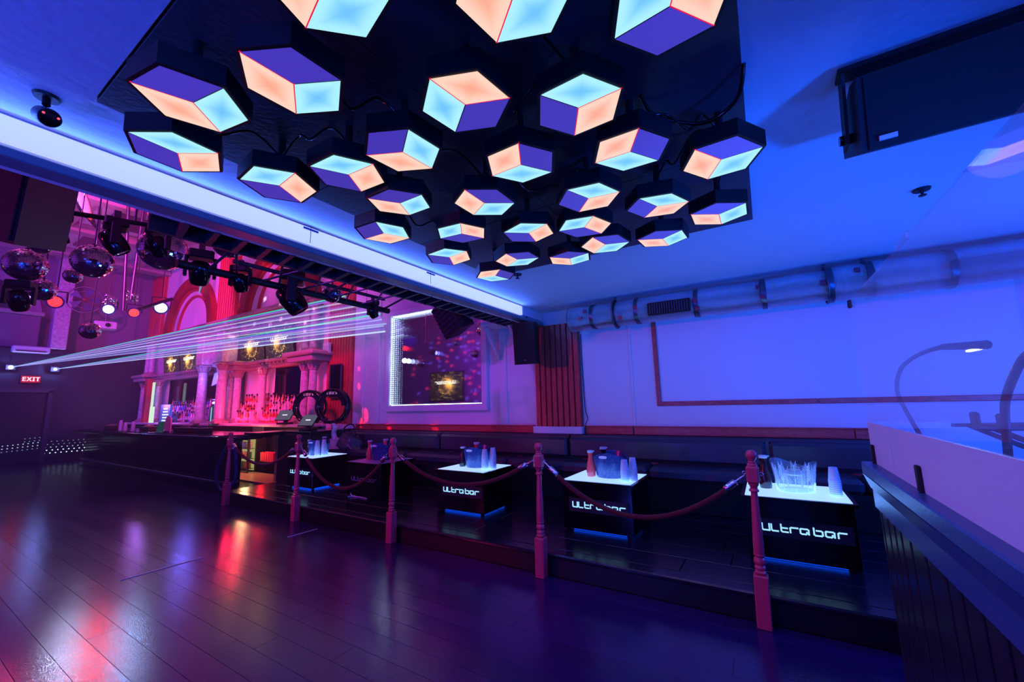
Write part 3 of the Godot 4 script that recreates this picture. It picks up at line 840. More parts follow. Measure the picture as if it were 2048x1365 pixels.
func booth():
	var t = thing("dj_booth", "black wooden DJ booth front with vertical slats and a wide top rail", "booth", Vector3(0.441, 0, 0))
	var z0 = -2.935
	var z1 = 0.6
	part(t, "rail", S.new().box(Vector3(0.018, 1.0285, (z0 + z1) / 2), Vector3(0.108, 0.063, z1 - z0), 0.006), M.boothtop_lit_blue)
	part(t, "crown_moulding", S.new().prism([Vector3(-0.036, 0.997, z0), Vector3(0.0, 0.997, z0), Vector3(0.009, 0.925, z0), Vector3(-0.011, 0.925, z0)], Vector3.ZERO, Vector3(0, 0, z1 - z0)), M.boothtop_lit_blue)
	part(t, "header_board", S.new().box(Vector3(0.011, 0.898, (z0 + z1) / 2), Vector3(0.0315, 0.145, z1 - z0 - 0.01), 0.004), M.boothtop_lit_blue)
	part(t, "backing", S.new().box(Vector3(0.068, 0.5, (z0 + z1) / 2), Vector3(0.027, 0.99, z1 - z0)), M.matte)
	var gaps = [-2.92, -2.862, -2.736, -2.619, -2.511, -2.367, -2.178, -1.98, -1.854, -1.71, -1.575, -1.44, -1.287, -1.134, -0.99, -0.846, -0.684, -0.54, -0.378, -0.225, -0.09, 0.1, 0.3, 0.58]
	for i in gaps.size() - 1:
		part(t, "slat", S.new().box(Vector3(0.02, 0.42, (gaps[i] + gaps[i + 1]) / 2), Vector3(0.027, 0.84, gaps[i + 1] - gaps[i] - 0.03), 0.004), M.boothwood)
	part(t, "end_panel", S.new().box(Vector3(0.7, 0.5, z0 + 0.02), Vector3(1.28, 0.99, 0.04)), M.matte)
	# white front sheets, clips, glass
	one("booth_sheet", S.new().box(Vector3(0.461, 1.165, -2.708), Vector3(0.011, 0.21, 0.441)), M.paint, "narrow white sheet at the far end of the DJ booth rail", "panel", "white booth sheets")
	one("booth_sheet", S.new().box(Vector3(0.461, 1.165, -0.97), Vector3(0.011, 0.21, 3.02)), M.paint, "long white sheet standing on the DJ booth rail", "panel", "white booth sheets")
	one("booth_sheet", S.new().box(Vector3(1.1, 1.165, -2.925), Vector3(1.26, 0.208, 0.011)), M.paint, "white sheet across the far end of the DJ booth, behind the glass", "panel", "white booth sheets")
	for a in [[-2.853, "black upright clip holding the white sheet at the booth's far end"], [-2.097, "black upright clip holding the long white booth sheet nearer the viewer"]]:
		one("sheet_clip", S.new().box(Vector3(0.448, 1.108, a[0]), Vector3(0.013, 0.096, 0.032), 0.003), M.black, a[1], "clip")
	t = thing("glass_screen", "tall clear glass screen standing on the DJ booth front", "glass screen", Vector3(0.459, 0, 0))
	part(t, "pane", S.new().box(Vector3(0, 1.606, -1.2), Vector3(0.007, 0.67, 3.46)), M.glass)
	part(t, "corner_clip", S.new().box(Vector3(-0.002, 1.925, -2.912), Vector3(0.02, 0.045, 0.027), 0.004), M.black)
	part(t, "hinge", S.new().box(Vector3(-0.004, 1.94, -1.85), Vector3(0.011, 0.027, 0.14), 0.003), M.crystal)
	# inside the booth
	one("booth_table", S.new().box(Vector3(0.94, 1.07, -1.3), Vector3(0.9, 0.03, 3.2), 0.004), mat(Color(0.12, 0.2, 0.5), 0.3), "blue topped table inside the DJ booth", "table")
	t = thing("laptop_stand", "black folding laptop stand inside the DJ booth", "stand")
	var up = 1.3
	var k = Vector3(0.81, up, -2.03)
	part(t, "tray", S.new().bar(k + Vector3(-0.24, 0, -0.1), k + Vector3(0.3, 0.01, -0.12), 0.03, 0.012).bar(k + Vector3(-0.24, 0, 0.1), k + Vector3(0.3, 0.01, 0.1), 0.03, 0.012).bar(k + Vector3(-0.2, 0, -0.11), k + Vector3(0.0, 0.0, 0.11), 0.03, 0.012).bar(k + Vector3(0.22, 0, -0.11), k + Vector3(0.1, 0.0, 0.11), 0.03, 0.012), M.black)
	for z in [-0.1, 0.1]:
		part(t, "leg", S.new().bar(k + Vector3(-0.2, 0, z), k + Vector3(0.18, -0.22, z), 0.026, 0.014), M.black)
		part(t, "leg", S.new().bar(k + Vector3(0.22, 0, z), k + Vector3(-0.16, -0.22, z), 0.026, 0.014), M.black)
		part(t, "stop_pad", S.new().box(k + Vector3(-0.18, 0.025, z), Vector3(0.016, 0.045, 0.05), 0.006), M.black)
	t = thing("dj_mixer", "dark DJ mixer with white lettering inside the booth at the right edge", "mixer", Vector3(0.765, 1.085, -1.575), Vector3(0, -12, 0))
	part(t, "body", S.new().prism([Vector3(-0.18, 0, 0.2), Vector3(-0.18, 0.11, 0.2), Vector3(-0.18, 0.17, -0.2), Vector3(-0.18, 0, -0.2)], Vector3.ZERO, Vector3(0.42, 0, 0)), M.black)
	var tx = part(t, "lettering", text_mesh("Pioneer", 0.05, 0.002), glow(Color(0.8, 0.85, 1.0), 0.5), "white maker's lettering")
	tx.position = Vector3(-0.185, 0.085, 0.02)
	tx.rotation_degrees = Vector3(0, -90, 0)
	var tf = part(t, "front_lettering", text_mesh("Pioneer", 0.04, 0.002), glow(Color(0.8, 0.85, 1.0), 0.5), "white maker's lettering")
	tf.position = Vector3(-0.06, 0.055, 0.202)
	for i in 8: part(t, "control_knob", S.new().lathe([Vector2(0, 0.022), Vector2(0.011, 0.02), Vector2(0.013, 0), Vector2(0.013, 0)], 10, Vector3(-0.12 + 0.08 * (i % 4), 0.135 + 0.012 * (i / 4), 0.06 - 0.08 * (i / 4))), M.gloss)
	for a in [[[Vector3(0.576, 1.224, -2.555), Vector3(0.576, 1.321, -2.704), Vector3(0.576, 1.407, -2.810), Vector3(0.576, 1.475, -2.796), Vector3(0.576, 1.538, -2.686), Vector3(0.576, 1.571, -2.506), Vector3(0.576, 1.586, -2.306), Vector3(0.576, 1.586, -2.110)], Vector3(0.576, 1.585, -2.096), Vector3(0.576, 1.557, -1.770), "black gooseneck lamp in the DJ booth, whole behind the glass"], [[Vector3(0.630, 1.189, -1.945), Vector3(0.630, 1.299, -1.918), Vector3(0.630, 1.377, -1.892), Vector3(0.630, 1.444, -1.827), Vector3(0.630, 1.505, -1.738), Vector3(0.630, 1.538, -1.639)], Vector3(0.630, 1.539, -1.629), Vector3(0.630, 1.529, -1.498), "black gooseneck lamp in the DJ booth at the right picture edge"]]:
		t = thing("gooseneck_lamp", a[3], "lamp")
		part(t, "neck", S.new().tube(_arc(a[0]), 0.009 if a[3].contains("whole") else 0.011, 10), M.black)
		part(t, "head", S.new().tube([a[1], a[2]], [0.012, 0.014], 10), M.black)
		var d = a[2] - a[1]
		part(t, "bulb", S.new().box(a[1] + d * 0.75 + Vector3(0, -0.014, 0), Vector3(0.012, 0.006, absf(d.z) * 0.3)), glow(Color(0.85, 0.9, 1.0), 5.0))
		lamp_spot("gooseneck_light", a[1] + d * 0.8 + Vector3(0, -0.03, 0), a[1] + d * 0.8 + Vector3(0.1, -1, 0), Color(0.7, 0.8, 1.0), 0.06, 60, 0.01)

func make_post(label, at, rot):
	var t = thing("barrier_post", label, "post", at, rot, "red turned wooden barrier posts")
	part(t, "base", S.new().box(Vector3(0, 0.155, 0), Vector3(0.082, 0.31, 0.082), 0.006).box(Vector3(0, 0.325, 0), Vector3(0.062, 0.03, 0.062), 0.012), M.post)
	var pr = []
	for p in [[0.024, 0.335], [0.031, 0.345], [0.033, 0.352], [0.03, 0.36], [0.025, 0.366], [0.033, 0.378], [0.035, 0.392], [0.031, 0.406], [0.025, 0.414], [0.031, 0.422], [0.033, 0.428], [0.03, 0.436], [0.031, 0.44], [0.0305, 0.5], [0.0275, 0.6], [0.0225, 0.72], [0.0195, 0.805], [0.0195, 0.81], [0.028, 0.814], [0.03, 0.82], [0.027, 0.826], [0.021, 0.832], [0.022, 0.845], [0.027, 0.852], [0.031, 0.858], [0.031, 0.866]]: pr.append(Vector2(p[0], p[1]))
	part(t, "shaft", S.new().lathe(pr, 20), M.post)
	part(t, "block", S.new().box(Vector3(0, 0.92, 0), Vector3(0.074, 0.11, 0.074), 0.012), M.post)
	part(t, "finial", S.new().lathe([Vector2(0.028, 0.972), Vector2(0.03, 0.98), Vector2(0.026, 0.988), Vector2(0.02, 0.992), Vector2(0.024, 0.998), Vector2(0.016, 1.006), Vector2(0.022, 1.014), Vector2(0.031, 1.03), Vector2(0.034, 1.043), Vector2(0.031, 1.058), Vector2(0.02, 1.072), Vector2(0.0, 1.076)], 20), M.post)
	for sx in [-1, 1]: part(t, "eye_hook", S.new().tube(_arc([Vector3(sx * 0.036, 0.93, 0), Vector3(sx * 0.05, 0.935, 0), Vector3(sx * 0.058, 0.925, 0), Vector3(sx * 0.05, 0.915, 0), Vector3(sx * 0.042, 0.922, 0)]), 0.0035, 6), M.chrome)
	return t

func rope(label, a, low, b, m):
	var t = thing("velvet_rope", label, "rope", Vector3.ZERO, Vector3.ZERO, "ropes between the barrier posts")
	var pts = []
	for i in 25:
		var f = i / 24.0
		# parabola through the low point
		var y = lerpf(a.y, b.y, f) - 4.0 * f * (1.0 - f) * ((a.y + b.y) / 2 - low)
		pts.append(Vector3(lerpf(a.x, b.x, f), y, lerpf(a.z, b.z, f)))
	var n = pts.size()
	part(t, "rope_body", S.new().tube(_arc(pts.slice(2, n - 2)), 0.0185, 12), m)
	for e in [[pts[0], pts[1], pts[2], pts[3]], [pts[n - 1], pts[n - 2], pts[n - 3], pts[n - 4]]]:
		var d = (e[3] - e[0]).normalized()
		part(t, "ferrule", S.new().tube([e[0] + d * 0.07, e[0] + d * 0.075, e[0] + d * 0.15, e[0] + d * 0.155], [0.018, 0.022, 0.022, 0.02], 12), M.chrome)
		part(t, "snap_hook", S.new().tube([e[0], e[0] + d * 0.03, e[0] + d * 0.07], [0.004, 0.008, 0.007], 8), M.chrome)

func posts_and_ropes():
	var ps = [[-7.08, "leftmost red wooden barrier post, at the bar's corner"], [-5.25, "second red wooden barrier post from the bar, in front of the first lit table"], [-3.49, "middle red wooden barrier post, in front of the unlit table"], [-1.708, "second red wooden barrier post from the DJ booth, between two lit tables"], [-0.146, "rightmost red wooden barrier post, before the table by the DJ booth"]]
	var first = make_post(ps[0][1], Vector3(ps[0][0], 0, -3.155), Vector3(0, 4, 0))
	for i in range(1, 5): dup(first, Vector3(ps[i][0], 0, -3.155), Vector3(0, [0, -3, 2, 0, 0][i], [0, 0.2, -0.3, -0.4, -1.5][i]), ps[i][1])
	var says = ["dark red velvet rope between the bar's corner post and the second post", "dark red velvet rope sagging lowest, before the first lit table", "dark red velvet rope passing in front of the third table", "dark red velvet rope nearest the DJ booth, crossing a lit table's sign"]
	var lows = [0.645, 0.475, 0.66, 0.565]
	for i in 4: rope(says[i], Vector3(ps[i][0] + 0.055, 0.92, -3.155), lows[i], Vector3(ps[i + 1][0] - 0.055 + (0.03 if i == 3 else 0.0), 0.92 - (0.01 if i == 3 else 0.0), -3.155), M.velvet)
	var t = thing("hanging_rope", "blue lit rope hanging doubled from the leftmost barrier post", "rope")
	part(t, "rope_body", S.new().tube(_arc([Vector3(-7.14, 0.88, -3.15), Vector3(-7.33, 0.66, -3.15), Vector3(-7.48, 0.42, -3.17), Vector3(-7.42, 0.24, -3.19), Vector3(-7.2, 0.2, -3.17), Vector3(-7.03, 0.32, -3.23), Vector3(-6.99, 0.6, -3.22), Vector3(-7.05, 0.87, -3.2)]), 0.02, 12), M.velvet_lit_blue)
	for x in [Vector3(-7.12, 0.9, -3.15), Vector3(-7.05, 0.88, -3.195)]: part(t, "ferrule", S.new().tube([x + Vector3(0, 0.02, 0), x + Vector3(-0.03 if x.z > -3.17 else 0.0, -0.06, 0)], 0.022, 10), M.chrome)

func bucket_shell(th, hmul = 1.0):     # an oval tub that rises to two ends
	var s = S.new()
	s.st.set_smooth_group(1)
	var rim = func(a): return (0.15 + 0.055 * pow(absf(sin(a)), 2.0)) * hmul
	var at = func(a, f, inn):
		var h = rim.call(a) * f
		var k = 0.78 + 0.22 * (h / 0.2) - inn
		return Vector3(cos(a) * 0.155 * k, h, sin(a) * 0.135 * k)
	var n = 36
	for inn in [0.0, th]:
		for k in n:
			var a = TAU * k / n
			var b = TAU * (k + 1) / n
			for j in 6:
				var p = [at.call(a, j / 6.0, inn), at.call(b, j / 6.0, inn), at.call(b, (j + 1) / 6.0, inn), at.call(a, (j + 1) / 6.0, inn)]
				if inn > 0.0:
					s.v(p[0]); s.v(p[2]); s.v(p[1]); s.v(p[0]); s.v(p[3]); s.v(p[2])
				else:
					s.v(p[0]); s.v(p[1]); s.v(p[2]); s.v(p[0]); s.v(p[2]); s.v(p[3])
	s.st.set_smooth_group(-1)
	for k in n:
		var a = TAU * k / n
		var b = TAU * (k + 1) / n
		s.q(at.call(a, 1.0, 0.0), at.call(b, 1.0, 0.0), at.call(b, 1.0, th), at.call(a, 1.0, th), Vector3.UP)
		s.tri(Vector3.ZERO, at.call(a, 0.0, 0.0), at.call(b, 0.0, 0.0), Vector3.DOWN)
		s.tri(Vector3(0, 0.006, 0), at.call(a, 0.03, th), at.call(b, 0.03, th), Vector3.UP)
	return s.done()

func carafe(at, h, juice, label):
	var t = thing("carafe", label, "carafe", at, Vector3.ZERO)
	var k = h / 0.27
	var pr = []
	for p in [[0, 0], [0.044, 0.0], [0.048, 0.01], [0.048, 0.06], [0.04, 0.13], [0.026, 0.185], [0.024, 0.21], [0.03, 0.245]]: pr.append(Vector2(p[0] * k, p[1] * k))
	part(t, "bottle", S.new().lathe(pr, 18), juice)
	part(t, "lid", S.new().lathe([Vector2(0.03 * k, 0.245 * k), Vector2(0.034 * k, 0.25 * k), Vector2(0.034 * k, 0.268 * k), Vector2(0, 0.27 * k)], 14).box(Vector3(0.03 * k, 0.262 * k, 0), Vector3(0.03, 0.01, 0.02)), M.frost, "pale flip lid")
	return t

func cup_stack(at, n, label):
	var t = thing("cup_stack", label, "cups", at)
	for i in n:
		part(t, "cup", S.new().lathe([Vector2(0.041, 0), Vector2(0.0415, 0.006), Vector2(0.039, 0.008), Vector2(0.028, 0.1), Vector2(0.027, 0.102), Vector2(0, 0.102)], 16, Vector3(0, i * 0.014, 0)), M.cupmat)
	return t

func tables():
	M.cupmat = mat(Color(0.85, 0.87, 0.92), 0.35)
	M.cupmat.backlight_enabled = true
	M.cupmat.backlight = Color(0.9, 0.9, 0.95)
	var top_on = glow(Color(0.66, 0.84, 1.0), 0.95, Color(0.8, 0.85, 0.9))
	var top_off = mat(Color(0.72, 0.62, 0.72), 0.25)
	var sign_on = glow(Color(0.6, 0.85, 1.0), 1.15)
	var sign_off = mat(Color(0.5, 0.48, 0.6), 0.5)
	var plate = glow(Color(0.0, 0.02, 0.14), 0.3, Color(0.02, 0.03, 0.1))
	var word = logo(0.52, 0.0105, 0.004)
	var kick = glow(Color(0.0, 0.3, 1.0), 2.2)
	var b_mat = mat(Color(0.28, 0.36, 0.6), 0.25)
	b_mat.albedo_texture = noise_tex(0.02, 77, false, 256, 1.0, [Color(0.35, 0.38, 0.5), Color(0.95, 0.95, 1.0)])
	tri_map(b_mat, Vector3(9, 3, 9))
	var juice_r = mat(Color(0.85, 0.28, 0.3), 0.2)
	var juice_d = mat(Color(0.16, 0.03, 0.06), 0.15)
	var xs = [-6.35, -4.83, -3.13, -1.47, 0.117]
	var says = ["lit cube table nearest the bar, its sign half hidden by a post", "unlit cube table with a dull purple top, second from the bar", "lit cube table in the middle of the lounge row", "lit cube table whose sign a rope crosses, second from the DJ booth", "lit cube table beside the DJ booth, with a clear engraved bucket"]
	var shell = bucket_shell(0.04)
	for i in 5:
		var on = i != 1
		var t = thing("cube_table", says[i], "table", Vector3(xs[i], 0.176, -4.15), Vector3.ZERO, "cube tables along the lounge platform")
		part(t, "body", S.new().box(Vector3(0, 0.235, 0), Vector3(0.69, 0.43, 0.6), 0.004), M.gloss)
		part(t, "top_frame", S.new().box(Vector3(0, 0.46, 0), Vector3(0.735, 0.022, 0.66), 0.003), M.gloss)
		part(t, "top_glass", S.new().box(Vector3(0, 0.4725, 0), Vector3(0.675, 0.004, 0.6), 0.0015), top_on if on else top_off, "glowing white top" if on else "")
		part(t, "sign_plate", S.new().box(Vector3(0.02, 0.245, 0.301), Vector3(0.6, 0.125, 0.004)), plate if on else M.gloss)
		var w = part(t, "sign_lettering", word, sign_on if on else sign_off, "white club name in square letters")
		w.position = Vector3(0.02, 0.248, 0.303)
		part(t, "plinth", S.new().box(Vector3(0, 0.012, 0), Vector3(0.55, 0.016, 0.5)), kick if on else M.matte)
		part(t, "foot", S.new().box(Vector3(-0.28, 0.01, 0.24), Vector3(0.03, 0.02, 0.03)).box(Vector3(0.28, 0.01, 0.24), Vector3(0.03, 0.02, 0.03)).box(Vector3(-0.28, 0.01, -0.24), Vector3(0.03, 0.02, 0.03)).box(Vector3(0.28, 0.01, -0.24), Vector3(0.03, 0.02, 0.03)), M.black)
		if on:
			var al = AreaLight3D.new()
			al.name = numbered("table_area_light")
			al.area_size = Vector2(0.68, 0.6)
			al.light_color = Color(0.35, 0.62, 1.0)
			al.light_energy = 0.5
			al.shadow_enabled = true
			add_child(al)
			al.look_at_from_position(Vector3(xs[i], 0.652, -4.15), Vector3(xs[i], 3, -4.15), Vector3.RIGHT)
		var y = 0.6515
		var c = Vector3(xs[i], y, -4.15)
		var where = ["on the table nearest the bar", "on the unlit table", "on the middle table", "on the lit table behind the rope-crossed sign", "on the table by the DJ booth"][i]
		var bx = [-0.03, 0.0, 0.02, 0.05, 0.02][i]
		t = thing("ice_bucket", ("clear engraved plastic ice bucket " if i == 4 else "blue patterned oval ice bucket ") + where, "ice bucket", c + Vector3(bx, 0, -0.03), Vector3(0, [20, 15, 10, 5, 62][i], 0), "ice buckets on the cube tables")
		t.scale = Vector3.ONE * 1.2
		part(t, "tub", shell, M.crystal if i == 4 else b_mat)
		if i < 4:
			for sz in [-1, 1]:
				var o = []
				for k in 12:
					var a = TAU * k / 12
					o.append(Vector3(-0.03 * sz + 0.032 * clampf(cos(a) * 1.4, -1, 1), 0.172 + 0.012 * sin(a), 0.13 * sz))
				part(t, "handle_hole", S.new().prism(o, Vector3.ZERO, Vector3(0, 0, 0.004 * sz)), M.paint if sz > 0 else M.matte, "pale hand hole" if sz > 0 else "dark hand hole")
		else:
			var br = S.new()
			for k in 9:
				var a = TAU * k / 9 + 0.2
				var base = Vector3(cos(a) * 0.12, 0.012, sin(a) * 0.104)
				var top = Vector3(cos(a) * 0.142, 0.15, sin(a) * 0.122)
				br.bar(base, top, 0.004)
				for j in 7:
					var f = 0.2 + j * 0.11
					var p = base.lerp(top, f)
					for sg in [-1, 1]:
						var a2 = a + sg * (0.24 - 0.02 * j)
						br.bar(p, Vector3(cos(a2) * (0.124 + 0.02 * f), p.y + 0.045, sin(a2) * (0.107 + 0.018 * f)), 0.0025)
			part(t, "engraving", br, M.frost, "white engraved branches")
			part(t, "drip_tray", S.new().lathe([Vector2(0.05, 0.1), Vector2(0.062, 0.11), Vector2(0.064, 0.112), Vector2(0.05, 0.104)], 20), M.crystal)
		# cups and carafes
		var cx = [[0.13, 0.2], [0.25], [0.22, 0.29], [0.25, 0.31], [0.27]][i]
		for k in cx.size():
			cup_stack(c + Vector3(cx[k], 0, [0.1, 0.0, 0.1, 0.16, 0.08][i] - 0.07 * k), [11, 9, 10, 8, 9][i] + k, ("front " if cx.size() > 1 and k == 0 else "rear " if cx.size() > 1 else "") + "stack of upturned clear plastic cups " + where)
		if i != 4: carafe(c + Vector3([-0.2, -0.21, -0.17, -0.14][i], 0, 0.03), [0.24, 0.27, 0.24, 0.26][i], [juice_d, juice_r, juice_d, juice_r][i], ["dark", "red", "dark", "pink"][i] + " juice carafe " + where)
		if i != 4: carafe(c + Vector3([-0.05, -0.07, -0.08, -0.06][i], 0, -0.14), 0.28, [juice_d, juice_r, juice_r, juice_d][i], ["dark", "red", "red", "dark"][i] + " juice carafe behind the bucket " + where)
		else: carafe(c + Vector3(-0.19, 0, -0.05), 0.27, juice_d, "dark glass carafe behind the rightmost barrier post")
	# napkin under the first table and a cloth on the deck
	one("cocktail_napkin", _blob(Vector3(0.09, 0.05, 0.04), 14), mat(Color(0.8, 0.5, 0.7), 0.9), "pink crumpled napkin on the platform beside the first lit table", "napkin", "", Vector3(-6.382, 0.178, -4.058))
#END

func arch_band(s, cx, cy, ro, ri, za, zb, n = 28, leg = 0.0):
	for k in n:
		var a = PI * k / n
		var b = PI * (k + 1) / n
		var f = func(t, r, z): return Vector3(cx + cos(t) * r, cy + sin(t) * r, z)
		var mid = Vector3(cos((a + b) / 2), sin((a + b) / 2), 0)
		s.q(f.call(a, ri, zb), f.call(b, ri, zb), f.call(b, ro, zb), f.call(a, ro, zb), Vector3.BACK)
		s.q(f.call(a, ro, za), f.call(b, ro, za), f.call(b, ro, zb), f.call(a, ro, zb), mid)
		s.q(f.call(a, ri, za), f.call(b, ri, za), f.call(b, ri, zb), f.call(a, ri, zb), -mid)
	if leg > 0.0:
		for sg in [-1.0, 1.0]: s.box(Vector3(cx + sg * (ro + ri) / 2, cy - leg / 2, (za + zb) / 2), Vector3(ro - ri, leg, zb - za))
	return s

func column(at, h, r, m, label, cap = 0.2):
	var t = thing("marble_column", label, "column", at, Vector3.ZERO, "marble columns of the back bar")
	part(t, "base", S.new().box(Vector3(0, 0.03, 0), Vector3(r * 2.8, 0.06, r * 2.8), 0.006).lathe([Vector2(r * 1.35, 0.06), Vector2(r * 1.4, 0.08), Vector2(r * 1.2, 0.1), Vector2(r * 1.05, 0.12)], 18), M.stone)
	part(t, "shaft", S.new().lathe([Vector2(r * 1.02, 0.1), Vector2(r, h * 0.3), Vector2(r * 0.92, h - cap)], 20), m)
	var cp = S.new().lathe([Vector2(r * 0.95, h - cap), Vector2(r * 1.12, h - cap + 0.02), Vector2(r * 0.98, h - cap + 0.04), Vector2(r * 1.1, h - cap * 0.5), Vector2(r * 1.5, h - cap * 0.2)], 16)
	for k in 8:
		var a = TAU * k / 8
		cp.bar(Vector3(cos(a) * r, h - cap + 0.03, sin(a) * r), Vector3(cos(a) * r * 1.5, h - cap * 0.3, sin(a) * r * 1.5), r * 0.35, 0.02)
	cp.box(Vector3(0, h - cap * 0.1, 0), Vector3(r * 3.1, cap * 0.2, r * 3.1), 0.006)
	part(t, "capital", cp, M.stone)
	return t

func hall():
	# shell
	struct("wall_far", S.new().box(Vector3(-19.3, 3.25, 0.2), Vector3(0.2, 6.6, 11.9)), mat(Color(0.5, 0.46, 0.5), 0.8), "plaster end wall of the tall bar hall")
	struct("wall_bar", S.new().box(Vector3(-14.0, 3.25, -5.72), Vector3(10.7, 6.6, 0.24)), M.wall, "tall pale wall behind the bar")
	struct("wall_rear", S.new().box(Vector3(-11.0, 3.25, 6.1), Vector3(16.6, 6.6, 0.2)), mat(Color(0.6, 0.55, 0.66), 0.8), "wall of the hall opposite the bar")
	struct("ceiling_hall", S.new().box(Vector3(-11.0, 6.6, 0.2), Vector3(16.8, 0.2, 12.0)), mat(Color(0.8, 0.76, 0.8), 0.8), "tall plaster ceiling of the bar hall")
	var t = thing("ceiling_coffers", "moulded beams and coffers on the tall hall ceiling", "ceiling moulding", Vector3(0, 6.5, 0))
	for i in 6: part(t, "beam", S.new().box(Vector3(-18.0 + i * 2.6, -0.12, 0.2), Vector3(0.4, 0.24, 11.6), 0.03), M.stone)
	for j in 5: part(t, "cross_beam", S.new().box(Vector3(-11.0, -0.09, -4.6 + j * 2.2), Vector3(16.0, 0.18, 0.34), 0.03), M.stone)
	for i in 5:
		for j in 3: part(t, "coffer_panel", S.new().box(Vector3(-16.7 + i * 2.6, -0.03, -3.5 + j * 2.2), Vector3(1.3, 0.06, 1.0), 0.02), mat(Color(0.4, 0.2, 0.28), 0.7))
	# dark lower wall at the far end, with door, lights and sign
	var dark = mat(Color(0.1, 0.1, 0.16), 0.45)
	struct("baseboard_far", S.new().box(Vector3(-18.9, 1.6, 0.2), Vector3(0.6, 3.3, 11.6)).box(Vector3(-18.95, 3.3, 0.2), Vector3(0.9, 0.1, 11.6)), dark, "dark lower wall panelling at the hall's far end")
	t = thing("exit_door", "dark double door below the red exit sign at the hall's far end", "door", Vector3(-18.59, 0, -2.1))
	part(t, "door_leaf", S.new().box(Vector3(0, 1.03, 0.45), Vector3(0.06, 2.06, 0.96), 0.008), mat(Color(0.05, 0.05, 0.1), 0.4))
	part(t, "door_leaf", S.new().box(Vector3(0, 1.03, -0.53), Vector3(0.06, 2.06, 0.96), 0.008), mat(Color(0.05, 0.05, 0.1), 0.4))
	part(t, "frame", S.new().box(Vector3(0.02, 2.12, -0.04), Vector3(0.12, 0.1, 2.2)).box(Vector3(0.02, 1.06, -1.1), Vector3(0.12, 2.12, 0.09)), M.board)
	var dot = S.new().box(Vector3.ZERO, Vector3(0.012, 0.022, 0.026), 0.004).done()
	var pan = thing("dot_light_panel", "dark panels with rows of small white lights low on the far wall", "light panel", Vector3(-18.54, 0, 0))
	var dl = [glow(Color(0.75, 0.88, 1.0), 0.35), glow(Color(0.8, 0.92, 1.0), 0.9), glow(Color(0.85, 0.97, 1.0), 2.2)]
	part(pan, "backing_sheet", S.new().box(Vector3(-0.02, 0.55, -3.66), Vector3(0.03, 0.8, 1.0)), dark)
	for r in 5:
		for k in 8:
			var p = part(pan, "light_dot", dot, dl[2 if r < 2 else 1 if r < 3 else 0])
			p.position = Vector3(0, 0.26 + r * 0.085, -3.24 - k * 0.115 - (r % 2) * 0.04)
	for r in 5:
		for k in 8 - (0 if r < 3 else 4):
			var p = part(pan, "light_dot", dot, dl[1 if r == 1 or r == 2 else 0])
			p.position = Vector3(-0.005, 0.38 + r * 0.085 + k * 0.006, (-2.42 - k * 0.095) if r < 3 else (-2.82 - k * 0.095))
	t = thing("exit_sign", "glowing red EXIT sign above the dark door at the far end", "sign", Vector3(-18.5, 2.46, -2.75))
	part(t, "case", S.new().box(Vector3(-0.05, 0, 0), Vector3(0.1, 0.24, 0.42), 0.006), M.black)
	part(t, "lit_face", S.new().box(Vector3(0.003, 0, 0), Vector3(0.006, 0.2, 0.38)), glow(Color(0.85, 0.0, 0.08), 0.7))
	var tx = part(t, "lettering", text_mesh("EXIT", 0.17, 0.004), glow(Color(1.0, 0.75, 0.78), 2.0), "bright EXIT letters")
	tx.position = Vector3(0.01, 0, 0)
	tx.rotation_degrees = Vector3(0, 90, 0)
	lamp_omni("exit_sign_light", Vector3(-18.2, 2.46, -2.75), Color(1.0, 0.05, 0.1), 0.08, 0.08)
	# balcony band and arch at the far end
	t = thing("balcony_front", "rough purple plaster balcony front at the hall's far end", "balcony", Vector3(-19.0, 3.4, 0.4))
	part(t, "front", S.new().box(Vector3(0.1, 0.5, 0.0), Vector3(0.5, 1.0, 6.4), 0.02), mat(Color(0.5, 0.4, 0.46), 0.85))
	part(t, "cornice", S.new().box(Vector3(0.18, 1.05, 0.0), Vector3(0.62, 0.12, 6.5), 0.03), M.stone)
	t = thing("wall_arch", "dark arched opening with ribbed trim above the balcony at far left", "arch", Vector3(-19.18, 4.5, -1.6), Vector3(0, 90, 0))
	part(t, "arch_trim", arch_band(S.new(), 0, 0, 1.25, 1.0, 0.0, 0.14), M.stone)
	var o = []
	for k in 13: o.append(Vector3(cos(PI * k / 12), sin(PI * k / 12), 0))
	part(t, "recess", S.new().prism(o, Vector3(0, 0, 0), Vector3(0, 0, 0.03)), M.matte)
	t = thing("wall_pillar", "pale pillar between balcony and back bar at the hall's far end", "pillar", Vector3(-18.7, 3.4, -3.2))
	part(t, "shaft", S.new().box(Vector3(0, 1.5, 0), Vector3(0.5, 3.0, 0.35), 0.02), M.marble)
	part(t, "capital", S.new().box(Vector3(0, 3.0, 0), Vector3(0.7, 0.16, 0.5), 0.03), M.stone)
	t = thing("wall_fan", "round caged wall fan high at the hall's far end", "fan", Vector3(-17.500, 4.874, -3.443), Vector3(0, 70, 0))
	part(t, "cage", S.new().tube(_ring2(0.4, 28), 0.02, 6, false).tube(_ring2(0.26, 24), 0.01, 6, false), M.steel)
	for k in 5:
		var a = TAU * k / 5
		part(t, "blade", S.new().prism([Vector3(cos(a) * 0.06, sin(a) * 0.06, 0), Vector3(cos(a - 0.3) * 0.34, sin(a - 0.3) * 0.34, 0.02), Vector3(cos(a + 0.35) * 0.36, sin(a + 0.35) * 0.36, -0.02)], Vector3.ZERO, Vector3(0, 0, 0.008)), mat(Color(0.2, 0.3, 0.4), 0.4))
	part(t, "hub", S.new().sphere(Vector3.ZERO, 0.08, 12), mat(Color(0.5, 0.25, 0.2), 0.4))
	t = thing("projector", "white box projector hanging below the par lamps at the far end", "projector", Vector3(-17.000, 4.060, -3.847), Vector3(0, 80, 0))
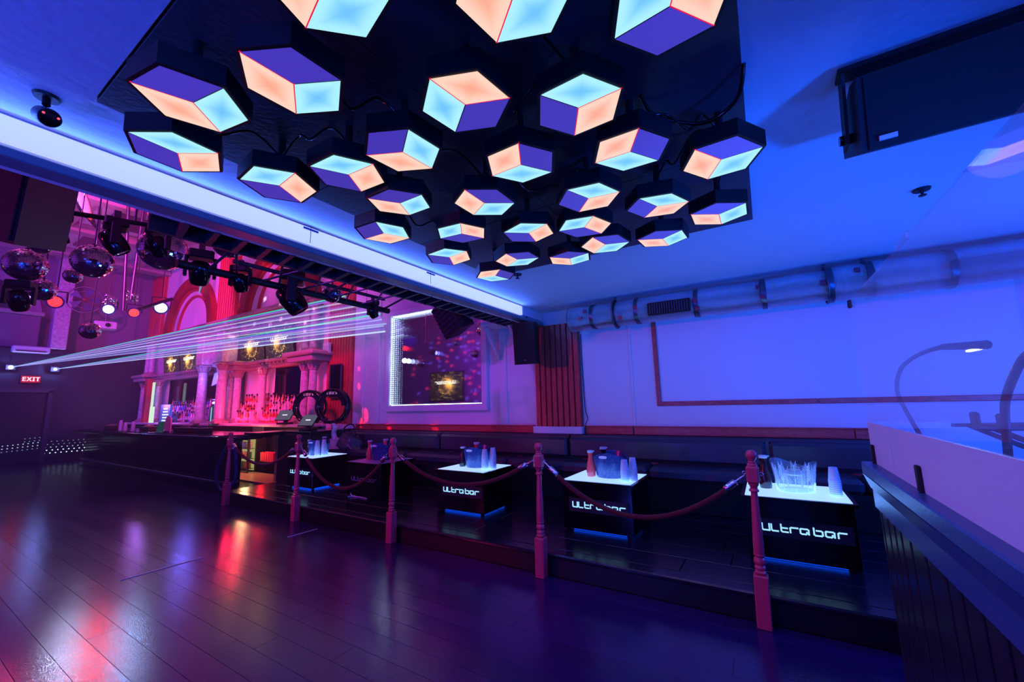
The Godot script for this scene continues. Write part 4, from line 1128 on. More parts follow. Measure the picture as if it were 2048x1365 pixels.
	part(t, "body", S.new().box(Vector3.ZERO, Vector3(0.5, 0.22, 0.4), 0.02), M.cream)
	part(t, "rod", S.new().tube([Vector3(0, 0.1, 0), Vector3(0, 6.5 - t.position.y, 0)], 0.015, 6), M.steel)
	part(t, "lens", S.new().tube([Vector3(0.05, 0, 0.2), Vector3(0.05, 0, 0.24)], 0.06, 14), M.gloss)
	t = thing("wall_heater", "long white wall heater unit above the exit sign", "heater", Vector3(-18.450, 3.330, -2.657), Vector3(0, 90, 0))
	part(t, "case", S.new().box(Vector3.ZERO, Vector3(0.75, 0.2, 0.2), 0.03), M.cream)
	part(t, "slot", S.new().box(Vector3(0, -0.05, 0.1), Vector3(0.6, 0.03, 0.02)), M.black)
	# bar wall architecture
	var says = ["left red glittered arch above the back bar", "right red glittered arch above the back bar, behind the truss"]
	for i in 2:
		var cx = [-15.75, -10.55][i]
		t = thing("wall_arch", says[i], "arch", Vector3(cx, 3.9, -5.6))
		part(t, "glitter_band", arch_band(S.new(), 0, 0, 1.85, 1.5, 0.0, 0.16, 32), M.glitter)
		part(t, "reveal", arch_band(S.new(), 0, 0, 1.5, 1.42, 0.0, 0.05, 32), M.flute)
		part(t, "inner_trim", arch_band(S.new(), 0.2, 0.05, 1.2, 1.13, 0.0, 0.06, 28), M.flute)
		for k in 8:
			part(t, "voussoir_joint", S.new().bar(Vector3(cos(PI * (k + 0.5) / 8) * 1.5, sin(PI * (k + 0.5) / 8) * 1.5, 0.16), Vector3(cos(PI * (k + 0.5) / 8) * 1.85, sin(PI * (k + 0.5) / 8) * 1.85, 0.16), 0.02, 0.01), M.flute)
	says = ["red fluted pilaster at the far left end of the bar wall", "red fluted pilaster between the two glittered arches"]
	for i in 2:
		t = thing("fluted_pilaster", says[i], "pilaster", Vector3([-18.6, -13.25][i], 3.98, -5.6))
		part(t, "backing", S.new().box(Vector3(0, 1.2, 0.03), Vector3(1.1, 2.4, 0.06)), M.flute)
		for k in 8: part(t, "flute", S.new().tube([Vector3(-0.48 + k * 0.137, 0, 0.07), Vector3(-0.48 + k * 0.137, 2.4, 0.07)], 0.055, 8), M.flute)
	one("lit_rope", S.new().tube([Vector3(0, 0.42, 0), Vector3(0.02, 0, 0.02), Vector3(0.22, 0.42, 0)], 0.014, 6), glow(Color(0.6, 0.75, 1.0), 0.6), "pale lit V of cord hanging at the top of the left arch", "cord", "", Vector3(-14.908, 5.090, -5.430))

func _ring2(r, n):
	var out = []
	for i in n + 1: out.append(Vector3(cos(TAU * i / n) * r, sin(TAU * i / n) * r, 0))
	return out

func bar():
	# entablature and its ledge
	var t = thing("bar_entablature", "long stone entablature with a moulded ledge along the top of the back bar", "entablature", Vector3(-13.75, 0, -5.6))
	part(t, "frieze", S.new().box(Vector3(0, 3.3, 0.06), Vector3(10.2, 1.3, 0.12)), M.marble)
	part(t, "ledge", S.new().box(Vector3(0, 3.93, 0.17), Vector3(10.4, 0.1, 0.34), 0.02).box(Vector3(0, 3.82, 0.11), Vector3(10.3, 0.12, 0.22), 0.02), M.stone)
	part(t, "lower_cornice", S.new().box(Vector3(0, 2.6, 0.17), Vector3(10.3, 0.07, 0.34), 0.015).box(Vector3(0, 2.5, 0.11), Vector3(10.2, 0.13, 0.22), 0.02), M.stone)
	for i in 60: part(t, "dentil", S.new().box(Vector3(-5.0 + i * 0.17, 2.545, 0.25), Vector3(0.08, 0.06, 0.08)), M.stone)
	# entablature blocks over the columns
	for a in [[-18.15, "leftmost"], [-12.0, "middle"], [-8.65, "rightmost"]]:
		t = thing("cornice_block", "projecting stone cornice block over the " + a[1] + " columns of the back bar", "cornice", Vector3(a[0], 2.44, -5.34))
		part(t, "block", S.new().box(Vector3(0, 0.06, 0), Vector3(0.95, 0.12, 0.5), 0.01), M.stone)
		part(t, "cap", S.new().box(Vector3(0, 0.17, 0.02), Vector3(1.15, 0.1, 0.6), 0.025), M.stone)
	# columns
	var big = column(Vector3(-13.0, 1.08, -5.0), 1.55, 0.115, M.marble, "large blue-lit marble column left of the middle shelf niche")
	var c2 = dup(big, Vector3(-11.9, 1.08, -5.0), null, "large pink-lit marble column right of the middle shelf niche")
	var sl = column(Vector3(-12.16, 1.08, -5.33), 1.36, 0.085, M.marble, "slim marble column just right of the large pink-lit column")
	var more = [[-11.8, "second slim marble column right of the large pink-lit column"], [-10.55, "slim marble column at the left side of the right bar mirror"], [-8.78, "slim marble column right of the right bar mirror"], [-8.46, "rightmost slim marble column of the back bar, by the service rings"], [-18.35, "leftmost slim marble column behind the menu board"], [-17.75, "second slim marble column from the far left"], [-17.05, "slim marble column at the left side of the left bar mirror"]]
	for m in more: dup(sl, Vector3(m[0], 1.08, -5.33), null, m[1])
	more = [[-8.78, "upper left small column at the right end of the back bar"], [-8.5, "upper right small column at the right end of the back bar"], [-12.5, "upper small column above the middle niche, left one"], [-12.22, "upper small column above the middle niche, right one"], [-18.2, "upper small column at the far left of the back bar, left one"], [-17.85, "upper small column at the far left of the back bar, right one"]]
	for m in more: dup(sl, Vector3(m[0], 2.66, -5.32), null, m[1]).scale = Vector3(0.9, 0.87, 0.9)
	for a in [-13.35, -12.3]:
		t = thing("pedestal_block", "marble block on top of the large " + ("left" if a < -13 else "right") + " column of the middle niche", "block", Vector3(-13.0 if a < -13 else -11.9, 2.64, -5.05))
		part(t, "block", S.new().box(Vector3(0, 0.4, 0), Vector3(0.4, 0.8, 0.36), 0.01), M.marble)
		part(t, "cap", S.new().box(Vector3(0, 0.85, 0), Vector3(0.5, 0.1, 0.46), 0.02), M.stone)
	# mirrors
	for a in [[-10.45, -8.95, "right bar mirror behind the rows of bottles"], [-16.9, -13.3, "left bar mirror behind the rows of bottles"]]:
		t = thing("bar_mirror", "wide dark " + a[2], "mirror", Vector3((a[0] + a[1]) / 2, 1.75, -5.58))
		part(t, "pane", S.new().box(Vector3(0, 0, 0), Vector3(a[1] - a[0], 1.36, 0.02)), M.darkmirror)
		part(t, "frame", S.new().box(Vector3(0, 0.71, 0.02), Vector3(a[1] - a[0] + 0.1, 0.06, 0.06)), M.stone)
	# middle niche with shelves, glassware and a sign
	t = thing("niche_shelves", "glass shelves in the blue-lit middle niche between the large columns", "shelf", Vector3(-12.5, 1.08, -5.3))
	for y in [0.62, 1.0]: part(t, "shelf_board", S.new().box(Vector3(0, y, 0), Vector3(0.95, 0.02, 0.3)), M.crystal)
	part(t, "back_panel", S.new().box(Vector3(0, 0.7, -0.25), Vector3(1.1, 1.3, 0.03)), mat(Color(0.08, 0.1, 0.22), 0.4))
	one("tilted_sign", S.new().box(Vector3.ZERO, Vector3(0.42, 0.36, 0.02), 0.004), glow(Color(0.4, 0.45, 0.85), 0.3, Color(0.7, 0.7, 0.8)), "tilted pale sign sheet above the shelves of the middle niche", "sign", "", Vector3(-12.42, 2.27, -5.1), Vector3(-12, 0, 12))
	# back counter with cupboards, fridge and glass racks below
	t = thing("back_counter", "long back bar counter with a pale top under the rows of bottles", "counter", Vector3(-13.3, 0, -5.28))
	part(t, "top", S.new().box(Vector3(0, 1.05, 0.0), Vector3(10.4, 0.06, 0.66), 0.01), M.marble)
	part(t, "body", S.new().box(Vector3(-1.6, 0.51, -0.05), Vector3(7.0, 1.0, 0.5)), M.matte)
	part(t, "body", S.new().box(Vector3(3.95, 0.51, -0.2), Vector3(2.2, 1.0, 0.2)), M.matte)
	for k in 3: part(t, "bottle_step", S.new().box(Vector3(2.9, 1.08 + k * 0.11, -0.02 - k * 0.13), Vector3(3.0, [0.02, 0.16, 0.3][k], 0.12)), mat(Color(0.8, 0.7, 0.75), 0.3))
	for k in 3: part(t, "bottle_step", S.new().box(Vector3(-1.9, 1.08 + k * 0.11, -0.02 - k * 0.13), Vector3(2.9, [0.02, 0.16, 0.3][k], 0.12)), mat(Color(0.7, 0.72, 0.85), 0.3))
	# bottles
	var b_m = [mat(Color(0.8, 0.72, 0.75), 0.12), mat(Color(0.75, 0.3, 0.2), 0.12), mat(Color(0.7, 0.55, 0.3), 0.12), mat(Color(0.3, 0.4, 0.8), 0.12), mat(Color(0.35, 0.12, 0.12), 0.12)]
	var forms = [[[0.04, 0], [0.042, 0.01], [0.042, 0.17], [0.016, 0.22], [0.014, 0.29], [0.017, 0.295], [0.017, 0.31], [0, 0.312]], [[0.045, 0], [0.047, 0.01], [0.045, 0.13], [0.03, 0.17], [0.014, 0.2], [0.013, 0.25], [0.018, 0.255], [0.018, 0.28], [0, 0.282]], [[0.032, 0], [0.034, 0.01], [0.034, 0.22], [0.015, 0.27], [0.013, 0.34], [0.016, 0.345], [0.016, 0.36], [0, 0.362]]]
	var says = ["bottle with sloping shoulders", "squat bottle with a wide body", "tall slender bottle"]
	var proto = []
	for f in 3:
		for m in 5:
			var pr = []
			for p in forms[f]: pr.append(Vector2(p[0], p[1]))
			proto.append([S.new().lathe(pr, 10).done(), b_m[m], S.new().lathe([Vector2(pr[1].x + 0.001, pr[2].y * 0.3), Vector2(pr[1].x + 0.001, pr[2].y * 0.75)], 10).done(), S.new().lathe([Vector2(pr[5].x + 0.003, pr[6].y - 0.05), Vector2(pr[5].x + 0.003, pr[6].y + 0.003), Vector2(0, pr[6].y + 0.004)], 8).done(), says[f]])
	var hues = ["pale", "red", "amber", "blue", "dark"]
	var shelf = func(x0, x1, n, hue, say, grp):
		for k in 3:
			for i in n:
				var f = rng.randi() % 3
				var m = hue[rng.randi() % hue.size()]
				var p = proto[f * 5 + m]
				var at = Vector3(lerpf(x0, x1, (i + 0.5) / n) + rng.randf_range(-0.02, 0.02), [1.092, 1.272, 1.452][k], -5.31 - k * 0.13)
				var t2 = thing("bottle", hues[m] + " " + p[4] + " " + say, "bottle", at, Vector3.ZERO, grp)
				part(t2, "glass", p[0], p[1])
				part(t2, "label", p[2], M.cream)
				part(t2, "cap", p[3], M.black)
	shelf.call(-11.85, -8.95, 22, [0, 0, 0, 1, 1, 2], "in the red-lit rows on the right back bar", "bottles on the right back bar")
	shelf.call(-16.6, -13.75, 17, [0, 0, 3, 1, 4, 2], "in the rows on the left back bar", "bottles on the left back bar")
	lamp_omni("bottle_shelf_light", Vector3(-10.3, 1.6, -4.75), Color(1.0, 0.12, 0.28), 1.2, 0.1)
	lamp_omni("bottle_shelf_light", Vector3(-11.2, 1.4, -4.75), Color(1.0, 0.25, 0.5), 0.6, 0.1)
	lamp_omni("bottle_shelf_light", Vector3(-15.6, 1.6, -4.75), Color(0.7, 0.45, 1.0), 0.8, 0.1)
	lamp_omni("niche_light", Vector3(-12.5, 2.3, -4.7), Color(0.4, 0.4, 1.0), 0.6, 0.06)
	# screens
	var tv = glow_tex(ImageTextureHolder_burst(), 2.0)
	var names = ["left screen of the left pair above the back bar", "right screen of the left pair above the back bar", "left screen of the right pair above the back bar", "right screen of the right pair above the back bar"]
	var first = null
	for i in 4:
		var at = [Vector3(-16.4, 2.93, -5.42), Vector3(-15.1, 2.93, -5.42), Vector3(-11.35, 3.0, -5.42), Vector3(-10.05, 3.02, -5.42)][i]
		if first == null:
			first = thing("television", names[i], "television", at, Vector3(6, 0, 0), "screens above the back bar")
			part(first, "case", S.new().box(Vector3.ZERO, Vector3(1.26, 0.84, 0.06), 0.008), M.black)
			part(first, "screen", S.new().q(Vector3(-0.61, -0.4, 0.032), Vector3(0.61, -0.4, 0.032), Vector3(0.61, 0.4, 0.032), Vector3(-0.61, 0.4, 0.032), Vector3.BACK), tv, "gold sparks with the white club name")
		else: dup(first, at, null, names[i])
		lamp_spot("screen_light", at + Vector3(0, 0, 0.1), at + Vector3(0, -0.5, 2), Color(1.0, 0.75, 0.4), 0.1, 70, 0.1)
	var opp = dup(first, Vector3(-14.7, 2.4, 5.9), Vector3(0, 180, 0), "large screen on the hall wall opposite the bar, seen in the mirror")
	opp.scale = Vector3.ONE * 1.9
	# menu board and lit strips at the far left
	t = thing("menu_board", "pale blue lit menu board at the left end of the back bar", "sign", Vector3(-15.264, 1.290, -5.000))
	part(t, "panel", S.new().box(Vector3.ZERO, Vector3(0.72, 0.66, 0.05), 0.006), glow(Color(0.3, 0.34, 0.9), 0.8))
	for k in 6: part(t, "text_line", S.new().box(Vector3(0.05, 0.2 - k * 0.085, 0.028), Vector3([0.3, 0.36, 0.44, 0.4, 0.44, 0.36][k], 0.04, 0.006)), glow(Color(0.9, 0.93, 1.0), 1.2), "white lit line")
	one("light_strip", S.new().box(Vector3.ZERO, Vector3(0.26, 0.58, 0.05), 0.01), glow(Color(0.85, 1.0, 0.85), 1.0), "short upright white lit strip left of the menu board", "light", "", Vector3(-16.333, 1.279, -5.000))
	one("light_strip", S.new().box(Vector3.ZERO, Vector3(0.1, 0.8, 0.05), 0.01), glow(Color(0.9, 1.0, 0.9), 0.9), "upright white lit strip on the column at the back bar's far left", "light", "", Vector3(-16.891, 1.962, -5.150))
	one("post_panel", S.new().box(Vector3.ZERO, Vector3(0.22, 1.5, 0.2), 0.01), M.wood, "warm lit wooden end post of the back bar at far left", "post", "", Vector3(-17.412, 1.732, -5.200))
	# front bar
	t = thing("bar_counter", "long black bar counter with a rounded glossy top and corner", "bar counter", Vector3.ZERO)
	var o = [Vector3(-17.2, 0, -3.8)]
	var o2 = [Vector3(-17.55, 0, -3.62)]
	for k in 9:
		var a = PI / 2 * k / 8
		o.append(Vector3(-8.7 + sin(a) * 0.2, 0, -4.0 + cos(a) * 0.2))
		o2.append(Vector3(-8.85 + sin(a) * 0.6, 0, -4.22 + cos(a) * 0.6))
	o.append(Vector3(-8.85, 0, -4.02)); o.append(Vector3(-17.2, 0, -4.02))
	o2.append(Vector3(-8.25, 0, -4.42)); o2.append(Vector3(-17.55, 0, -4.42))
	part(t, "body", S.new().prism(o, Vector3(0, 0.0, 0), Vector3(0, 0.88, 0)), M.gloss)
	part(t, "top", S.new().prism(o2, Vector3(0, 0.88, 0), Vector3(0, 0.955, 0)), M.gloss)
	var ob = []
	for p in o.slice(0, 10): ob.append(p + Vector3(0, 0.1, 0) + Vector3(0.05 if p.x > -8.9 else 0.0, 0, 0.05))
	part(t, "foot_rail", S.new().tube(ob, 0.03, 10), M.steel)
	ob = []
	for p in o2.slice(0, 10): ob.append(p + Vector3(0, 0.9, 0))
	part(t, "edge_roll", S.new().tube(ob, 0.045, 10), M.gloss)
	ob = []
	for p in o.slice(0, 10): ob.append(p + Vector3(0, 0.62, 0.005))
	part(t, "belt_moulding", S.new().tube(ob, 0.02, 8), M.gloss)
	# pass-through flap, end cabinet
	t = thing("service_flap", "black counter flap bridging the gap between bar corner and end cabinet", "counter flap", Vector3(0, 0, 0))
	part(t, "top", S.new().box(Vector3(-8.2, 0.955, -4.6), Vector3(0.55, 0.06, 1.2), 0.01), M.gloss)
	part(t, "hinge", S.new().tube([Vector3(-8.45, 0.985, -5.18), Vector3(-7.95, 0.985, -5.18)], 0.012, 8), M.steel)
	t = thing("end_cabinet", "black end cabinet of the bar carrying a till and two rings", "cabinet", Vector3(-7.75, 0, -4.9))
	part(t, "body", S.new().box(Vector3(0.0, 0.46, -0.1), Vector3(1.1, 0.92, 0.9)), M.matte)
	part(t, "top", S.new().box(Vector3(0, 0.955, -0.1), Vector3(1.2, 0.06, 1.0), 0.01), M.gloss)
	part(t, "edge_post", S.new().box(Vector3(-0.56, 0.46, 0.33), Vector3(0.07, 0.92, 0.06)), mat(Color(0.7, 0.6, 0.45), 0.4), "pale wooden edge")
	struct("floor_bar", S.new().box(Vector3(-10.6, 0.0, -4.68), Vector3(5.0, 0.03, 0.66)), mat(Color(0.75, 0.62, 0.48), 0.3), "pale floor behind the bar")
	lamp_omni("bar_floor_light", Vector3(-9.6, 0.8, -4.62), Color(1.0, 0.7, 0.5), 0.25, 0.05)
	t = thing("bottle_fridge", "lit glass-door bottle fridge seen through the bar's pass-through", "fridge", Vector3(-10.304, -0.008, -4.980))
	part(t, "case", S.new().box(Vector3(0, 0.38, -0.12), Vector3(0.66, 0.78, 0.2)), M.black)
	part(t, "lit_back", S.new().box(Vector3(0, 0.4, -0.01), Vector3(0.56, 0.68, 0.01)), glow(Color(0.85, 0.82, 0.5), 0.5))
	for y in [0.1, 0.32, 0.54]: part(t, "wire_shelf", S.new().box(Vector3(0, y, 0.06), Vector3(0.56, 0.012, 0.12)), M.steel)
	for y in [0.1, 0.32, 0.54]:
		for k in 6: part(t, "drink_can", S.new().lathe([Vector2(0.03, 0), Vector2(0.033, 0.01), Vector2(0.033, 0.13), Vector2(0.026, 0.145), Vector2(0, 0.145)], 8, Vector3(-0.23 + k * 0.092, y + 0.006, 0.06)), [b_m[0], b_m[2], b_m[3], mat(Color(0.2, 0.5, 0.3), 0.3), b_m[1]][(k + int(y * 10)) % 5])
	part(t, "door_frame", S.new().box(Vector3(-0.31, 0.38, 0.14), Vector3(0.05, 0.78, 0.03)).box(Vector3(0.31, 0.38, 0.14), Vector3(0.05, 0.78, 0.03)).box(Vector3(0, 0.75, 0.14), Vector3(0.6, 0.04, 0.03)).box(Vector3(0, 0.02, 0.14), Vector3(0.6, 0.04, 0.03)), M.steel)
	lamp_omni("fridge_light", Vector3(-9.785, 0.491, -4.700), Color(1.0, 0.9, 0.55), 0.05, 0.05)
	t = thing("glass_rack", "red-lit rack of glasses under the back counter beside the fridge", "rack", Vector3(-9.542, 0.255, -4.980))
	part(t, "shelf", S.new().box(Vector3(0, 0, -0.1), Vector3(0.6, 0.02, 0.25)), M.black)
	for k in 12: part(t, "glass", S.new().lathe([Vector2(0.03, 0.01), Vector2(0.038, 0.2), Vector2(0.036, 0.2), Vector2(0.028, 0.02)], 8, Vector3(-0.24 + (k % 6) * 0.095, 0, -0.05 - 0.1 * (k / 6))), mat(Color(0.9, 0.35, 0.4), 0.2))
	lamp_omni("rack_light", Vector3(-9.219, 0.768, -4.750), Color(1.0, 0.1, 0.15), 0.1, 0.05)
	# tills and rings
	var till = thing("till_screen", "tilted till screen on the end cabinet nearest the lounge", "till", Vector3(-7.62, 0.985, -4.75), Vector3(0, 12, 0))
	part(till, "foot", S.new().box(Vector3(0, 0.02, 0), Vector3(0.24, 0.04, 0.24), 0.01), M.black)
	part(till, "stand", S.new().bar(Vector3(0, 0.03, -0.02), Vector3(0, 0.16, -0.03), 0.06), M.black)
	var sc = S.new()
	sc.t = Transform3D(Basis(Vector3.RIGHT, deg_to_rad(-38)), Vector3(0, 0.19, 0))
	part(till, "case", sc.box(Vector3.ZERO, Vector3(0.38, 0.27, 0.025), 0.006), M.black)
	sc = S.new()
	sc.t = Transform3D(Basis(Vector3.RIGHT, deg_to_rad(-38)), Vector3(0, 0.19, 0))
	part(till, "screen", sc.q(Vector3(-0.18, -0.125, 0.014), Vector3(0.18, -0.125, 0.014), Vector3(0.18, 0.125, 0.014), Vector3(-0.18, 0.125, 0.014), Vector3.BACK), glow(Color(0.45, 0.48, 0.56), 0.45))
	sc = S.new()
	sc.t = Transform3D(Basis(Vector3.RIGHT, deg_to_rad(-38)), Vector3(0, 0.19, 0))
	part(till, "message_bar", sc.box(Vector3(0.0, 0.0, 0.016), Vector3(0.12, 0.022, 0.002)), glow(Color(1, 1, 1), 1.0))
	dup(till, Vector3(-8.85, 1.08, -4.98), Vector3(0, 20, 0), "tilted till screen in front of the red-lit bottles")
	for a in [[Vector3(-7.975, 1.130, -4.950), "black standing ring display with script lettering by the right bar mirror", 0.0], [Vector3(-7.202, 1.133, -4.950), "black standing ring display in front of the slatted pilaster", 0.0]]:
		t = thing("ring_display", a[1], "display ring", a[0], Vector3(0, 25, 0), "black rings on the end cabinet")
		part(t, "ring", S.new().tube(_ring3(0.31, 30, 0.0), 0.035, 8, false).tube(_ring3(0.31, 30, -0.12), 0.03, 8, false), M.gloss)
		part(t, "foot", S.new().box(Vector3(0, -0.0, -0.06), Vector3(0.3, 0.05, 0.18), 0.01), M.black)
		var tx = part(t, "lettering", text_mesh("Tito's", 0.085, 0.003, "Droid Serif"), glow(Color(0.9, 0.6, 0.7), 0.3, Color(0.8, 0.7, 0.75)), "pale script lettering")
		part(t, "crest_plate", arch_band(S.new(), 0, 0.31, 0.31, 0.21, -0.02, 0.02, 16), M.gloss)
		tx.position = Vector3(0, 0.565, 0.022)
	# things on the bar top
	var y = 0.958
	cup_stack(Vector3(-14.6, y, -3.85), 12, "taller pale cup stack on the far part of the bar top")
	cup_stack(Vector3(-14.25, y, -3.85), 8, "short pale cup stack on the far part of the bar top")
	cup_stack(Vector3(-13.7, y, -3.85), 10, "cup stack on the bar top right of two others")
	for a in [[-15.7, 0.5, "dark bar caddy at the far left end of the bar top"], [-13.0, 0.55, "dark bar caddy in the middle of the bar top"], [-10.9, 0.75, "long dark bar caddy below the large marble columns"], [-10.1, 0.5, "dark bar caddy nearest the bar's rounded corner"]]:
		t = thing("bar_caddy", a[2], "caddy", Vector3(a[0], y, -3.95))
		part(t, "tray", S.new().box(Vector3(0, 0.05, 0), Vector3(a[1], 0.1, 0.2), 0.01), M.black)
		part(t, "divider", S.new().box(Vector3(0, 0.11, 0), Vector3(0.02, 0.06, 0.18)), M.steel)
	t = thing("bar_plaque", "pink arched plaque standing on the bar top", "plaque", Vector3(-11.55, y, -3.85))
	part(t, "plate", arch_band(S.new(), 0, 0.2, 0.16, 0.0, -0.01, 0.01, 14).box(Vector3(0, 0.1, 0), Vector3(0.32, 0.2, 0.02)), mat(Color(0.8, 0.6, 0.68), 0.5))
	part(t, "foot", S.new().box(Vector3(0, 0.01, 0), Vector3(0.2, 0.02, 0.12)), M.black)
	one("menu_stand", S.new().box(Vector3(0, 0.11, 0), Vector3(0.2, 0.22, 0.02), 0.004), glow(Color(0.1, 0.4, 0.4), 0.3), "dim green menu stand on the bar top", "menu", "", Vector3(-12.15, y, -3.9), Vector3(-10, 20, 0))
	t = thing("tall_menu", "blue green upright card in front of the pink-lit large column", "menu", Vector3(-12.072, 1.280, -4.900))
	part(t, "card", S.new().box(Vector3.ZERO, Vector3(0.22, 0.5, 0.02)), glow(Color(0.05, 0.3, 0.35), 0.5))
	part(t, "edge", S.new().box(Vector3(0, 0.0, 0.011), Vector3(0.05, 0.42, 0.004)), glow(Color(0.6, 0.9, 1.0), 0.8))

func ImageTextureHolder_burst():
	return burst_image(240, 160)

func _ring3(r, n, z):
	var out = []
	for i in n + 1: out.append(Vector3(sin(TAU * i / n) * r, r + cos(TAU * i / n) * r, z))
	return out

func make_ball():
	var rows = 26
	var s = S.new()
	for i in rows:
		var a0 = -PI / 2 + PI * i / rows
		var a1 = -PI / 2 + PI * (i + 1) / rows
		var n = maxi(5, int(cos((a0 + a1) / 2) * 54))
		for k in n:
			var t0 = TAU * (k + 0.04) / n
			var t1 = TAU * (k + 0.96) / n
			var e = (a1 - a0) * 0.05
			var f = func(a, t): return Vector3(cos(a) * cos(t), sin(a), cos(a) * sin(t))
			var c = f.call((a0 + a1) / 2, (t0 + t1) / 2)
			var j = Vector3(rng.randf_range(-0.03, 0.03), rng.randf_range(-0.03, 0.03), rng.randf_range(-0.03, 0.03))
			var w = []
			for p in [f.call(a0 + e, t0), f.call(a0 + e, t1), f.call(a1 - e, t1), f.call(a1 - e, t0)]:
				var d = p - c
				d -= c * d.dot(c)
				w.append(c * 0.995 + d + c * d.dot(j))
			s.q(w[0], w[1], w[2], w[3], c)
	return s.done()

func rig():
	var tiles = make_ball()
	var core = S.new().sphere(Vector3.ZERO, 0.985, 20).done()
	var stub = S.new().lathe([Vector2(0.12, 0.96), Vector2(0.12, 1.08), Vector2(0.03, 1.1), Vector2(0.03, 1.2)], 10).done()
	var core_m = mat(Color(0.2, 0.2, 0.24), 0.4, 0.6)
	var top = 6.5
	for a in [[Vector3(-7.000, 3.106, -0.870), 0.182, "large pale mirror ball at far left below the hanging speaker"], [Vector3(-5.500, 2.957, -0.757), 0.082, "small mirror ball under the leftmost moving light"], [Vector3(-6.500, 3.167, -1.297), 0.189, "large dark mirror ball in the middle of the left cluster"], [Vector3(-8.000, 3.311, -1.427), 0.104, "small bright rimmed mirror ball left of the large dark one"], [Vector3(-7.500, 2.950, -1.098), 0.134, "mirror ball below the large pale one at far left"], [Vector3(-6.500, 3.509, -1.929), 0.268, "biggest mirror ball, bright pink, behind a moving light"], [Vector3(-4.200, 2.977, -1.724), 0.131, "mirror ball hanging under the soffit above the truss"], [Vector3(-9.000, 2.712, -1.873), 0.131, "lowest mirror ball on a long chain at left"], [Vector3(-4.000, 2.678, -2.694), 0.106, "dark mirror ball hanging under the right part of the truss"], [Vector3(-3.638, 2.794, -4.750), 0.120, "small mirror ball beside the ribbed box at the beam"]]:
		var t = thing("mirror_ball", a[2], "mirror ball", a[0], Vector3(0, rng.randf_range(0, 90), 0), "mirror balls")
		var p = part(t, "mirror_tiles", tiles, M.mirror)
		p.scale = Vector3.ONE * a[1]
		p.set_meta("kind", "stuff")
		p = part(t, "core", core, core_m)
		p.scale = Vector3.ONE * a[1]
		p = part(t, "cap", stub, M.black)
		p.scale = Vector3.ONE * a[1]
		var hgt = (2.6 if a[0].x > -4.5 else top) - a[0].y
		part(t, "chain", S.new().tube([Vector3(0, a[1] * 1.15, 0), Vector3(0, maxf(hgt, a[1] * 1.3), 0)], 0.008, 6), M.steel)
	# two small chrome cluster ornaments among the par lamps
	for a in [[Vector3(-13.000, 4.071, -2.970), "chrome ball cluster above the white par lamp"], [Vector3(-12.500, 4.138, -3.204), "chrome ball cluster above the red par lamp"]]:
		var t = thing("chrome_cluster", a[1], "ornament", a[0])
		for k in 7: part(t, "chrome_ball", S.new().sphere(Vector3(cos(k * 0.9) * 0.09, sin(k * 2.1) * 0.09, sin(k * 0.9) * 0.09), 0.055, 10), M.chrome)
	# moving head lights
	var mh = [[Vector3(-5.000, 2.943, -0.747), 0.72, 20, "leftmost moving light on the near pipe"], [Vector3(-5.000, 2.989, -1.119), 0.85, -10, "middle moving light, largest on the near pipe"], [Vector3(-5.000, 3.053, -1.434), 0.75, 30, "right moving light in front of the bright pink mirror ball"], [Vector3(-7.000, 2.695, -0.861), 0.85, 60, "moving light at the far left edge below the mirror balls"], [Vector3(-4.000, 2.521, -2.244), 1.1, -30, "big moving light hanging under the middle of the truss"], [Vector3(-4.050, 2.602, -1.464), 0.75, 70, "flat dark light fixture at the truss's left end"], [Vector3(-4.000, 2.567, -3.252), 0.55, 0, "small light fixture under the truss's right end"], [Vector3(-4.000, 2.576, -1.760), 0.6, 40, "small light with an orange window on the truss"]]
	for a in mh:
		var t = thing("moving_light", a[3], "stage light", a[0], Vector3(0, a[2], 0), "moving stage lights")
		t.scale = Vector3.ONE * a[1]
		part(t, "base", S.new().box(Vector3(0, 0.2, 0), Vector3(0.24, 0.1, 0.2), 0.015), M.black)
		part(t, "clamp", S.new().box(Vector3(0, 0.3, 0), Vector3(0.06, 0.11, 0.06), 0.005), M.steel)
		for sx in [-1, 1]: part(t, "yoke_arm", S.new().box(Vector3(sx * 0.135, 0.06, 0), Vector3(0.035, 0.24, 0.08), 0.008), M.black)
		var s = S.new()
		s.t = Transform3D(Basis(Vector3.RIGHT, deg_to_rad(35)), Vector3(0, 0, 0))
		s.lathe([Vector2(0, 0.12), Vector2(0.075, 0.115), Vector2(0.095, 0.09), Vector2(0.105, 0.0), Vector2(0.095, -0.1), Vector2(0.08, -0.14), Vector2(0.07, -0.14), Vector2(0.06, -0.12), Vector2(0, -0.12)], 18)
		part(t, "head", s, M.gloss)
		s = S.new()
		s.t = Transform3D(Basis(Vector3.RIGHT, deg_to_rad(35)), Vector3(0, 0, 0))
		s.lathe([Vector2(0, -0.135), Vector2(0.055, -0.13), Vector2(0.06, -0.122)], 16)
		part(t, "lens", s, M.darkmirror)
	# pipes
	var lp = thing("lighting_pipe", "near black lighting pipe carrying three moving lights", "pipe")
	part(lp, "pipe", S.new().tube([Vector3(-5.000, 3.122, -0.611), Vector3(-5.000, 3.258, -1.460)], 0.022, 10), M.black)
	for p in [Vector3(-5.000, 3.144, -0.762), Vector3(-5.000, 3.225, -1.247)]: part(lp, "hanger_rod", S.new().tube([p, Vector3(p.x, 6.5, p.z)], 0.01, 6), M.steel)
